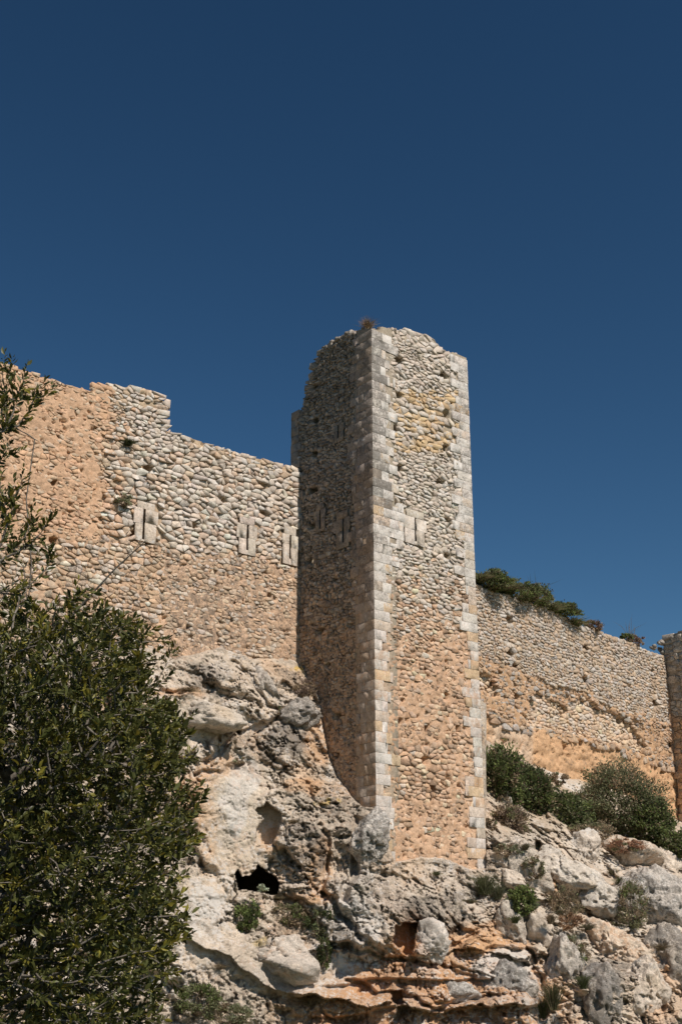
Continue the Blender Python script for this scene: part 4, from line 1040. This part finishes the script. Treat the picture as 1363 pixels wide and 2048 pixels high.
# ================================================================== VEGETATION
def tube(path, r0, r1, k=5):
    path = np.asarray(path, float); n = len(path); V = []; T = []
    for i, p in enumerate(path):
        d = path[min(i + 1, n - 1)] - path[max(i - 1, 0)]; d /= np.linalg.norm(d) + 1e-9
        a = np.cross(d, [0, 0, 1.0]) if abs(d[2]) < .9 else np.cross(d, [1.0, 0, 0]); a /= np.linalg.norm(a) + 1e-9; b = np.cross(d, a); r = r0 + (r1 - r0) * i / (n - 1)
        for j in range(k):
            t = 2 * math.pi * j / k; V.append(p + (a * math.cos(t) + b * math.sin(t)) * r)
    for i in range(n - 1):
        for j in range(k):
            a, b = i * k + j, i * k + (j + 1) % k; T += [(a, b, b + k), (a, b + k, a + k)]
    return np.array(V), np.array(T)
def scatter_leaves(P, L, W, dirs, cols, seed, six=False):
    """a pointed leaf for every point; P centres, dirs growth directions"""
    q = np.random.default_rng(seed); n = len(P); d = dirs / (np.linalg.norm(dirs, axis=1)[:, None] + 1e-9)
    side = np.cross(d, q.normal(0, 1, (n, 3)) + [0, 0, .6]); side /= np.linalg.norm(side, axis=1)[:, None] + 1e-9; up = np.cross(side, d)
    L = np.asarray(L)[:, None] if np.ndim(L) else L; W = np.asarray(W)[:, None] if np.ndim(W) else W
    if not six:
        V = np.stack([P - d * L * .5, P + side * W * .5 + up * W * .15, P + d * L * .5, P - side * W * .5 + up * W * .15], 1).reshape(-1, 3)
        b = np.arange(n)[:, None] * 4; T = np.concatenate([b + [0, 1, 2], b + [0, 2, 3]]); return V, T, np.repeat(cols, 4, 0)
    V = np.stack([P - d * L * .5, P - d * L * .15 + side * W * .5 + up * W * .2, P + d * L * .2 + side * W * .45 + up * W * .18, P + d * L * .5 - up * W * .25,
                  P + d * L * .2 - side * W * .45 + up * W * .18, P - d * L * .15 - side * W * .5 + up * W * .2, P], 1).reshape(-1, 3)
    b = np.arange(n)[:, None] * 7; T = np.concatenate([b + t for t in ([0, 1, 6], [1, 2, 6], [2, 3, 6], [3, 4, 6], [4, 5, 6], [5, 0, 6])]); return V, T, np.repeat(cols, 7, 0)

GREEN = np.array([.070, .088, .030]); DGREEN = np.array([.048, .060, .025]); OLIVE = np.array([.10, .105, .055]); DRY = np.array([.165, .13, .085]); GREYG = np.array([.15, .16, .10]); STRAW = np.array([.33, .26, .15])
def bush(u, v, ru, rv, Y, label, mix, seed, n=6000, leaf=.055, name='shrub', stems=14, thick=.8, group=None, upright=.3, ragged=.35):
    """mix: list of (colour, weight). Leaves sit in clumps through a lumpy volume standing on the rock"""
    leaf *= 1.75 if Y > 46 else 1.3; n = int(n * 1.15)
    q = np.random.default_rng(seed); s = Y / F; rx, rz, ry = ru * s, rv * s, max(ru, rv * .8) * s * thick; ctr = at(u, v, Y - ry * .25)
    root = empty(name, tuple(ctr - np.array([0, 0, rz * .9])), label, 'shrub', group)
    nc = max(10, n // 55); c = q.normal(0, 1, (nc, 3)); c /= np.linalg.norm(c, axis=1)[:, None]; rad = q.uniform(.45, 1.0, nc) ** .5
    lump = 1 + ragged * fbm(c * 1.0 + seed, 1.6, 3, seed); c = c * (rad * lump)[:, None]
    idx = q.integers(0, nc, n); cr = q.uniform(.08, .22, nc)[idx]; pt = c[idx] + q.normal(0, 1, (n, 3)) * cr[:, None] * .75
    P = ctr + pt * [rx, ry, rz]; dirs = pt / (np.linalg.norm(pt, axis=1)[:, None] + 1e-6) + q.normal(0, .6, (n, 3)) + [0, 0, upright]
    w = np.array([m[1] for m in mix], float); ch = q.choice(len(mix), nc, p=w / w.sum())[idx]; cols = 1.85 * np.array([m[0] for m in mix])[ch] * q.uniform(.55, 1.6, (n, 1))
    dr = q.uniform(0, 1, n) < .14; cols[dr] = np.array([.15, .115, .075]) * q.uniform(.6, 1.3, (int(dr.sum()), 1))
    V, T, cc = scatter_leaves(P, leaf * q.uniform(.6, 1.4, n), leaf * .55 * q.uniform(.6, 1.3, n), dirs, cols, seed)
    mesh_obj('foliage', V, T, M_SCRUB, root, cc)
    b = Bag(); base = ctr - np.array([0, 0, rz * .9])
    for k in range(stems):
        e_ = ctr + c[k % nc] * [rx, ry, rz] * 1.02; mid = (base + e_) / 2 + q.normal(0, .12, 3) * [rx, ry, rz]; V, T = tube([base, mid, e_], .012 + .006 * s * 60, .004, 4); b.add(V, T, (.2, .16, .12), (0, 0, 0))
    b.build('stem', M_TWIG, root); return root
def tuft(u, v, ru, rv, Y, label, mix, seed, n=220, name='grass_tuft', w=.012, droop=.5, cat='grass'):
    """blades fanning up from one foot"""
    q = np.random.default_rng(seed); s = Y / F; base = at(u, v + rv * .8, Y); root = empty(name, tuple(base), label, cat)
    V, T, C_ = [], [], []; k = 0
    for i in range(n):
        c = np.array(mix[q.integers(len(mix))]) * q.uniform(.7, 1.35); L = rv * s * 1.8 * q.uniform(.5, 1.05); dx = q.normal(0, .55) * ru / rv; dy = q.normal(0, .45) * ru / rv - .15
        b0 = base + q.normal(0, .18, 3) * [ru * s, ru * s, .03]; d0 = np.array([dx, dy, 1.0]); d0 /= np.linalg.norm(d0); side = np.cross(d0, q.normal(0, 1, 3)); side /= np.linalg.norm(side) + 1e-9
        m = b0 + d0 * L * .55; e_ = m + (d0 + np.array([dx, dy, -droop])).astype(float) * L * .35
        V += [b0 - side * w / 2, b0 + side * w / 2, m + side * w / 2, m - side * w / 2, e_]; C_ += [c] * 5; T += [(k, k + 1, k + 2), (k, k + 2, k + 3), (k + 3, k + 2, k + 4)]; k += 5
    mesh_obj('blades', np.array(V), np.array(T), M_SCRUB, root, np.array(C_)); return root
cy = cliff_y
def w2y(u, v): return float(W2.depth(u, v))
# on the right-hand wall
bush(978, 1163, 50, 19, w2y(975, 1170) + .3, 'dark green bush on the wall top right beside the tower', [(GREEN, 3), (DGREEN, 2), (OLIVE, 1)], 1, 6500, .06, upright=.9, ragged=.6)
bush(1032, 1184, 46, 17, w2y(1030, 1190) + .3, 'dark green bush on the right wall top between its two neighbours', [(GREEN, 3), (DGREEN, 2), (OLIVE, 1)], 2, 5600, .06, upright=.9, ragged=.6)
bush(1075, 1196, 34, 26, w2y(1075, 1200) + .3, 'tall wispy olive green bush on the right wall top', [(OLIVE, 3), (GREEN, 2)], 3, 4200, .06, upright=1.0, ragged=.7)
bush(1118, 1222, 40, 14, w2y(1122, 1225) + .3, 'low green bush ending the green row on the right wall top', [(GREEN, 3), (DGREEN, 1)], 4, 4200, .06, upright=.9, ragged=.6)
bush(1183, 1253, 20, 12, w2y(1183, 1258) + .3, 'brown dead dome shaped shrub on the right wall top, nearer the tower', [(DRY, 3), ([.12, .08, .06], 2)], 5, 2400, .05, upright=1)
bush(1252, 1276, 13, 10, w2y(1252, 1280) + .3, 'small bluish green shrub on the far part of the right wall top', [(GREEN, 3), (GREYG, 1)], 6, 1200, .06)
bush(1271, 1283, 16, 15, w2y(1271, 1286) + .3, 'round brown dead shrub beside the small bluish green one', [(DRY, 3), ([.12, .08, .07], 2)], 7, 2000, .05, upright=1)
tuft(1258, 1250, 26, 30, w2y(1258, 1280) + .3, 'thin dry stalks rising above the far part of the right wall', [STRAW * .5, DRY], 8, 14, 'dry_stalks', .018, .1)
tuft(1062, 1165, 30, 34, w2y(1062, 1190) + .3, 'thin stalks rising out of the olive bush on the right wall', [STRAW * .5, OLIVE], 9, 12, 'dry_stalks', .018, .1)
for k_t, (u_t, v_t, lab_t) in enumerate([(955, 1150, 'olive grass on the right wall top touching the tower'), (1005, 1168, 'olive grass between the first two bushes of the right wall top'), (1055, 1190, 'olive grass in front of the tall wispy bush on the right wall'), (1098, 1208, 'olive grass behind the low end of the green row on the wall'), (1145, 1238, 'olive grass trailing off at the end of the green row on the wall')]):
    tuft(u_t, v_t, 34, 17, w2y(u_t, v_t + 8) + .1, lab_t, [OLIVE * 1.5, GREEN * 1.6, STRAW * .6], 150 + k_t, 420, 'wall_top_grass', .03)
# on the tower and left wall
tuft(735, 645, 14, 20, float(LEFT.depth(735, 650)) + .3, 'dry grass tuft sprouting from the top corner of the tower', [STRAW, DRY, [.3, .2, .13]], 10, 260, w=.014, droop=.1)
tuft(257, 880, 16, 13, float(W1.depth(257, 887)) - .1, 'dark green tuft growing out of the left wall near its step', [GREEN * .8, OLIVE, DGREEN], 11, 260, 'wall_tuft', .016)
bush(245, 1000, 21, 16, float(W1.depth(245, 1000)), 'grey green dry shrub on the left wall beside the first arrow slit', [(GREYG, 3), (DRY, 2)], 12, 1700, .045)
# bushes on the slope right of the tower
bush(1000, 1560, 48, 66, 49.3, 'dark green bush touching the right side of the tower', [(DGREEN, 3), (GREEN, 2), (DRY, .8)], 13, 12000, .07)
bush(1055, 1590, 50, 52, 50.3, 'very dark bush second from the tower on the slope', [(DGREEN, 4), (GREEN, 1.5), (DRY, .8)], 14, 11000, .07)
bush(1125, 1630, 55, 42, 50.8, 'low dark green bush between the two biggest bushes', [(DGREEN, 3), (GREEN, 2), (OLIVE, 1)], 15, 9000, .065)
bush(1235, 1600, 78, 66, 53.5, 'big rounded grey green bush on the slope below the right wall', [([.085, .09, .05], 4), (DRY, 1.3), (DGREEN, 1)], 16, 18000, .06)
bush(1300, 1650, 48, 48, 53.0, 'dark green bush hanging down right of the grey green one', [(GREEN, 3), (DGREEN, 3)], 17, 9000, .07)
bush(1355, 1690, 34, 30, 52.0, 'green bush cut off by the right edge of the frame', [(GREEN, 3), (OLIVE, 2)], 18, 4500, .07)
bush(1020, 1640, 36, 26, 47.3, 'brown twiggy shrub under the dark bushes next to the tower', [(DRY, 4), ([.13, .1, .075], 3), (OLIVE, 1)], 19, 4500, .05, upright=.8)
bush(1175, 1665, 46, 20, 50.0, 'low brown scrub at the foot of the grey green bush', [(DRY, 3), (OLIVE, 1)], 20, 4000, .05, upright=.8)
bush(1250, 1690, 34, 14, 50.0, 'thin reddish brown scrub above the pale rock shelf', [(DRY * [1.1, .85, .8], 3), (OLIVE, 1)], 21, 1800, .05)
bush(1118, 1560, 18, 14, 53.5, 'small brown shrub on the orange slope above the bushes', [(DRY, 3), (GREYG, 1)], 22, 1300, .05)
def onc(u, v, f, *a, d=-.25, **k): return f(*a, **k)
def cb_(u, v, ru, rv, label, mix, seed, n, leaf=.05, d=-.15, **k): bush(u, v, ru, rv, cy(u, v) + d, label, mix, seed, n, leaf, **k)
def ct_(u, v, ru, rv, label, mix, seed, n=200, d=-.15, **k): tuft(u, v, ru, rv, cy(u, v + rv * .8) + d, label, mix, seed, n, **k)
ct_(968, 1762, 24, 34, 'tall green broom tuft at the right foot of the tower', [OLIVE, GREEN, GREYG], 30, 420, name='broom_tuft')
ct_(995, 1778, 18, 26, 'smaller olive tuft just right of the tall broom tuft', [OLIVE, GREYG], 31, 240, name='broom_tuft')
cb_(1040, 1802, 30, 26, 'leafy bright green bush on the rocks right of the tower foot', [(GREEN * 1.25, 3), (DGREEN, 1)], 32, 3000, .075, d=-.7)
cb_(1128, 1808, 34, 34, 'brown twiggy shrub in front of the slanting slab boulder', [(DRY, 3), (OLIVE, 2)], 33, 3400, d=-1.1, upright=.8)
cb_(1140, 1842, 24, 16, 'reddish brown scrub below the twiggy shrub by the boulder', [(DRY * [1.1, .9, .8], 3)], 34, 1300, d=-1.2)
cb_(1262, 1812, 30, 44, 'olive shrub growing up the left side of the large grey boulder', [(OLIVE, 3), (DRY, 2), (GREEN, 1)], 35, 4000, d=-1.3)
cb_(1148, 1900, 26, 28, 'grey green shrub low on the right slope', [(GREYG * .8, 3), (DRY, 2), (GREEN, 1)], 36, 2400, d=-1.0)
ct_(1105, 1985, 22, 44, 'long grass in the crack at the bottom right', [OLIVE, GREEN, STRAW * .7], 37, 300, d=-.6)
ct_(1085, 2012, 14, 30, 'dark grass clump left of the long grass in the crack', [GREEN, OLIVE], 38, 160, d=-.6)
ct_(1225, 1740, 14, 12, 'small brown tuft on the pale rock shelf', [DRY, OLIVE], 39, 120)
ct_(873, 1744, 13, 8, 'little green tuft on the rock just under the tower front', [GREEN, OLIVE], 40, 130)
cb_(982, 1650, 12, 16, 'small dry shrub on the rounded rock by the tower', [(DRY, 2), (OLIVE, 2)], 41, 700)
cb_(1012, 1700, 24, 14, 'grey scrub on the rocks between tower foot and cleft', [(GREYG * .9, 3), (DRY, 2)], 42, 1400, d=-.6)
cb_(1068, 1735, 20, 20, 'dull green scrub on the tilted slab left of the cleft', [(OLIVE, 3), (DRY, 2)], 43, 1300, d=-.7)
cb_(1215, 1850, 15, 12, 'tiny olive shrub under the large grey boulder', [(OLIVE, 3), (DRY, 1)], 44, 600)
for (u_t, v_t, ru_t, rv_t, lab_t, mx_t, k_t) in [(1030, 1835, 14, 14, 'olive tuft under the leafy bush right of the tower foot', [OLIVE, GREEN], 70), (1175, 1850, 16, 12, 'brown tuft in the shade under the nose of the slab boulder', [DRY, OLIVE], 71), (1240, 1760, 12, 16, 'green tuft between the pale shelf and the large grey boulder', [OLIVE, GREEN], 72),
        (1100, 1835, 12, 16, 'dry tuft on the ridged rock left of the brown twiggy shrub', [DRY, STRAW * .7], 73), (1165, 1960, 14, 22, 'green tuft beside the tall pale rock column', [GREEN, OLIVE], 74), (1320, 1890, 18, 14, 'dry tuft below the large grey boulder near the edge', [STRAW * .6, DRY], 75),
        (1050, 1690, 14, 12, 'dry tuft on top of the tilted grey slab', [DRY, OLIVE], 76), (940, 1800, 14, 9, 'thin dry tuft on the rock below the broom tuft', [DRY, OLIVE], 77), (1290, 1700, 20, 12, 'brown tuft between shelf and right edge bushes', [DRY, OLIVE], 78)]:
    ct_(u_t, v_t, ru_t, rv_t, lab_t, mx_t, k_t, 220, d=-.9)
# left part of the cliff
cb_(608, 1378, 26, 18, 'brown dry shrub on top of the knobbly grey boulder', [(DRY, 3), ([.13, .1, .08], 3)], 50, 1900, .045, upright=1)
cb_(636, 1352, 12, 26, 'dark dry shrub in the corner of tower and left wall', [([.1, .085, .06], 3), (OLIVE, 2)], 51, 1300, .045, upright=1)
cb_(562, 1428, 14, 16, 'small brown shrub left of the knobbly grey boulder', [(DRY, 3), (OLIVE, 1)], 52, 800, .045)
ct_(375, 1375, 30, 9, 'dry grass along the dark hollow above the flat block', [STRAW * .8, DRY], 53, 240)
cb_(492, 1843, 30, 30, 'round bright green shrub below the cave', [(GREEN * 1.2, 4), (DGREEN, 1)], 54, 3000, .07)
cb_(580, 1830, 44, 24, 'mixed brown and green scrub right of the round green shrub', [(DRY, 3), (OLIVE, 3), (GREEN, 1)], 55, 3200, .05)
cb_(640, 1850, 28, 36, 'dark green straggling shrub hanging beside the white rock', [(DGREEN, 3), (OLIVE, 2), (DRY, 1)], 56, 2800, .055, ragged=.8)
cb_(650, 1905, 16, 26, 'dark green shrub hanging lowest, over the orange rock', [(DGREEN, 3), (GREEN, 2)], 57, 1500, .055)
ct_(555, 1792, 22, 8, 'brown grass on the sill of the cave', [DRY, STRAW * .7, OLIVE], 58, 220)
bush(524, 1776, 13, 7, cy(470, 1770) - .2, 'silvery little shrub standing in the mouth of the cave', [([.28, .31, .24], 3), (GREYG, 1)], 59, 900, .04, stems=6)
ct_(586, 1640, 14, 9, 'dry tuft on the rock right of the tall alcove', [DRY, STRAW * .7], 60, 120)
ct_(622, 1995, 26, 20, 'pale dry tuft near the bottom centre', [STRAW * .6, DRY], 61, 220)
cb_(395, 2000, 44, 30, 'low green scrub at the bottom beside the tree', [(OLIVE, 3), (GREEN, 2)], 62, 3400, .055)
cb_(470, 2030, 40, 20, 'grey twiggy scrub at the bottom edge left of centre', [(GREYG, 2), (DRY, 2), (OLIVE, 2)], 63, 2200, .045)
cb_(480, 1650 - 130, 14, 8, 'faint dry tuft in the crack above the smooth pale rock', [(DRY, 2), (GREYG, 2)], 64, 350, .04)
ct_(440, 1930, 16, 10, 'dry grass on the slanting ledge left of the bottom', [STRAW * .7, DRY], 65, 120)

# ------------------------------------------------------------------ foreground tree at the left
OUT = [(700, -40), (726, 30), (760, 60), (790, 95), (820, 70), (850, 55), (885, 10), (905, 22), (930, 5), (955, 20), (985, 45), (1010, 50), (1040, 85), (1075, 100), (1115, 105), (1150, 110), (1190, 150), (1215, 200), (1245, 262), (1290, 315), (1330, 330), (1370, 322), (1420, 345), (1480, 392), (1530, 380), (1590, 392), (1650, 408), (1710, 392), (1760, 395), (1800, 398), (1850, 374), (1900, 368), (1950, 350), (1990, 320), (2048, 295), (2120, 280)]
oy = np.array([p[0] for p in OUT], float); ox = np.array([p[1] - 12 for p in OUT], float)
q = np.random.default_rng(5)
tree = empty('foreground_tree', (-1.75, 6.6, 0.0), 'leafy dark green evergreen tree in front of the cliff at the left edge', 'tree')
N = 3300; v_ = q.uniform(725, 2160, N * 6); u_ = q.uniform(-160, 412, N * 6); lim = np.interp(v_, oy, ox)
lim = lim + (46 * nz2(v_, v_ * 0 + 3, .030, 410, 3) - 8) * (v_ > 1200); dd = lim - u_; ok = (dd > 4) | ((dd > -26) & (q.uniform(0, 1, len(v_)) < .10) & (v_ > 1200))
sparse = np.clip(sm(1150, 1280, v_) + .07, 0, 1) * np.where(v_ > 1900, .8, 1); sparse = np.where((v_ < 1180) & (u_ < 0), .15, sparse)
gapn = nz2(u_, v_, .011, 400, 3); gapf = nz2(u_, v_, .03, 401, 3); dens = sm(-.5, -.05, gapn + .5 * sm(0, 110, dd) * (v_ > 1230) + .55 * gapf * (1 - sm(20, 160, dd)) + .25 * gapf); ok &= q.uniform(0, 1, len(v_)) < sparse * dens * 1.0
u_, v_, dd = u_[ok][:N], v_[ok][:N], dd[ok][:N]; n = len(u_)
Yt = 6.5 + q.uniform(-.75, .75, n) * np.clip(dd / 120 + .3, .3, 1); a_, e_ = ray(u_, v_)
SP = np.stack([a_ * Yt, Yt, EYE + e_ * Yt], -1); n_rand = len(SP); prev_of = {}
for line_ in [[(-25, 900), (5, 860), (25, 820), (30, 785), (22, 755), (18, 738)], [(5, 868), (30, 852), (52, 835), (62, 808), (78, 795), (92, 786)], [(8, 850), (14, 815), (8, 780), (6, 745)], [(30, 800), (42, 775), (50, 760)], [(-10, 930), (6, 915), (14, 905)],
              [(-30, 1130), (0, 1090), (18, 1040), (30, 1005), (40, 975), (44, 962)], [(0, 1120), (35, 1105), (62, 1090), (80, 1068), (92, 1052)], [(18, 1040), (8, 1000), (4, 965)], [(30, 1100), (50, 1060), (62, 1045)], [(-10, 1190), (40, 1180), (70, 1165), (95, 1130), (100, 1112)], [(100, 1225), (140, 1205), (160, 1190)]]:
    pu, pv = np.array(line_, float).T; tt = np.linspace(0, len(pu) - 1, len(pu) * 2 + 1); pu, pv = np.interp(tt, np.arange(len(pu)), pu), np.interp(tt, np.arange(len(pv)), pv)
    last_ = None
    for k_ in range(len(pu)):
        if q.uniform() < .12: continue
        a1_, e1_ = ray(pu[k_] + q.normal(0, 3), pv[k_] + q.normal(0, 3)); SP = np.concatenate([SP, [[float(a1_) * 6.1, 6.1, EYE + float(e1_) * 6.1]]])
        if last_ is not None: prev_of[len(SP) - 1] = last_
        last_ = len(SP) - 1
n = len(SP)
root = np.array([-1.75, 6.6, 1.4]); nodes = [np.array([-1.75, 6.6, 0.0]), np.array([-1.73, 6.58, .7]), root, np.array([-1.62, 6.55, 2.1]), np.array([-1.6, 6.5, 2.9]), np.array([-1.63, 6.45, 3.7]), np.array([-1.66, 6.4, 4.4])]; par = [-1, 0, 1, 2, 3, 4, 5]
order = list(np.argsort(np.linalg.norm(SP[:n_rand] - [-1.62, 6.5, 2.6], axis=1))) + list(range(n_rand, n)); node_of = {}; NA = np.array(nodes)
tips = []
for k in order:
    p = SP[k]; A_ = np.array(nodes[2:]); dv = p - A_; dist = np.linalg.norm(dv, axis=1); cost = dist + .9 * np.clip(-dv[:, 2], 0, 9) + .12 * np.linalg.norm(A_ - [-1.62, 6.5, 2.6], axis=1)
    j = int(np.argmin(cost)) + 2; L = dist[j - 2]
    if k in prev_of: j = node_of[prev_of[k]]; L = 0
    if L > .22:       # intermediate joints so the limb is not one straight stick
        kk_ = int(L / .16); b0_ = nodes[j]; bow = q.normal(0, .10, 3) * L
        for w_ in range(1, kk_ + 1):
            f_ = w_ / (kk_ + 1); m = b0_ + (p - b0_) * f_ + bow * 4 * f_ * (1 - f_) * .6 + q.normal(0, .012, 3); nodes.append(m); par.append(j); j = len(nodes) - 1
    nodes.append(p); par.append(j); tips.append(len(nodes) - 1); node_of[k] = len(nodes) - 1
nodes = np.array(nodes); par = np.array(par); cnt = np.ones(len(nodes))
for i in range(len(nodes) - 1, 0, -1): cnt[par[i]] += cnt[i]
rad = np.clip(.0019 * cnt ** .44, .0016, .07); trunk_b = Bag(); br = Bag()
for i in range(1, len(nodes)):
    j = par[i]; rj = min(rad[j], rad[i] * 1.9) if j > 6 else (rad[i] * 1.25 if i > 6 else rad[j]); mid = (nodes[i] + nodes[j]) / 2 + q.normal(0, .035, 3) * np.linalg.norm(nodes[i] - nodes[j])
    V, T = tube([nodes[j], mid, nodes[i]], rj, rad[i], 8 if i <= 6 else 5); (trunk_b if i <= 6 else br).add(V, T, (.2, .2, .2), (0, 0, 0))
a0 = at(150, 1225, 6.4); a1 = at(228, 1140, 6.35); a2 = at(288, 1085, 6.3)
V, T = tube([at(60, 1330, 6.5), a0, a1, a2], .0075, .003, 5); br.add(V, T, (.2, .2, .2), (0, 0, 0))
for (x0, y0, x1, y1) in [(272, 1098, 282, 1078), (255, 1112, 262, 1098), (265, 1104, 258, 1092)]:
    V, T = tube([at(x0, y0, 6.3), at(x1, y1, 6.3)], .0025, .001, 4); br.add(V, T, (.2, .2, .2), (0, 0, 0))
trunk_b.build('trunk', M_BARK, tree); br.build('branches', M_BARK, tree)
LP, LD, LC, LL, LW = [], [], [], [], []; BP = []
for t in tips:
    p = nodes[t]; d = p - nodes[par[t]]; L = np.linalg.norm(d); d = d / (L + 1e-9); d = d + np.array([.12, -.15, .35]) + q.normal(0, .25, 3); d /= np.linalg.norm(d)
    uu, vv = pix(p[0], p[1], p[2]); nl = q.integers(9, 16) if vv > 1210 else q.integers(7, 11); ln = q.uniform(.07, .17); tone = q.uniform(.7, 1.35); yel = q.uniform(0, 1) < .12
    for k in range(nl):
        f = (k + .5) / nl; b = p + d * ln * (f - .35); r = q.normal(0, 1, 3); r -= d * r.dot(d); r /= np.linalg.norm(r); ld = d * (.55 + .5 * f) + r * (1.0 - .4 * f) + np.array([0, 0, .1]); ld /= np.linalg.norm(ld)
        Lf = q.uniform(.026, .055) * (.8 if f > .9 else 1); LP.append(b + ld * Lf * .55); LD.append(ld); LL.append(Lf); LW.append(Lf * q.uniform(.3, .42))
        c = np.array([.066, .070, .019]) * tone * q.uniform(.65, 1.5)
        if yel or q.uniform() < .12: c = c * [2.3, 1.9, 1.1]
        LC.append(c)
    if q.uniform() < .75:
        for k in range(q.integers(4, 12)): BP.append(p + d * ln * q.uniform(-.1, .55) + q.normal(0, .009, 3))
LP, LD, LC, LL, LW = map(np.array, (LP, LD, LC, LL, LW))
lu, lv = pix(LP[:, 0], LP[:, 1], LP[:, 2]); scr = LP[:, 1] - LL * 12 + np.where((lu > 0) & (lu < 440) & (lv > 700) & (lv < 2048), 0, 100); near_i = np.argsort(scr)[:300]; far = np.ones(len(LP), bool); far[near_i] = False
V, T, cc = scatter_leaves(LP[far], LL[far], LW[far], LD[far], LC[far], 3, True); o = mesh_obj('foliage', V, T, M_LEAF, tree, cc); o['kind'] = 'stuff'
proto = []
for k in range(6):
    V, T, cc = scatter_leaves(np.zeros((1, 3)), np.array([1.0]), np.array([.36]), np.array([[1.0, 0, 0]]), np.array([[.068, .074, .020]]) * [.8, 1, 1.15, 1.3, .95, 1.6][k], 60 + k, True)
    m = bpy.data.meshes.new('leaf'); m.from_pydata(V.tolist(), [], T.tolist()); ca = m.color_attributes.new('Col', 'FLOAT_COLOR', 'POINT'); ca.data.foreach_set('color', np.concatenate([cc, np.ones((len(V), 1))], 1).astype(np.float32).ravel()); m.materials.append(M_LEAF); proto.append(m)
inv = Matrix.Translation(-Vector(tree.location))
for i in near_i:
    o = bpy.data.objects.new('leaf', proto[int(q.integers(6))]); COL.objects.link(o); o.parent = tree; o.matrix_parent_inverse = inv
    rot = Vector(LD[i]).to_track_quat('X', 'Z') @ Euler((float(q.uniform(-1, 1)), 0, 0)).to_quaternion(); o.location = LP[i]; o.rotation_mode = 'QUATERNION'; o.rotation_quaternion = rot; o.scale = (LL[i],) * 3
bb = Bag(); ov, ot = ico(1)
for p in BP: bb.add(ov[:, :] * q.uniform(.0022, .0048) + p, ot, np.array([.26, .25, .075]) * q.uniform(.7, 1.2), (0, 0, 0))
o = bb.build('flower_buds', M_SCRUB, tree); o['kind'] = 'stuff'
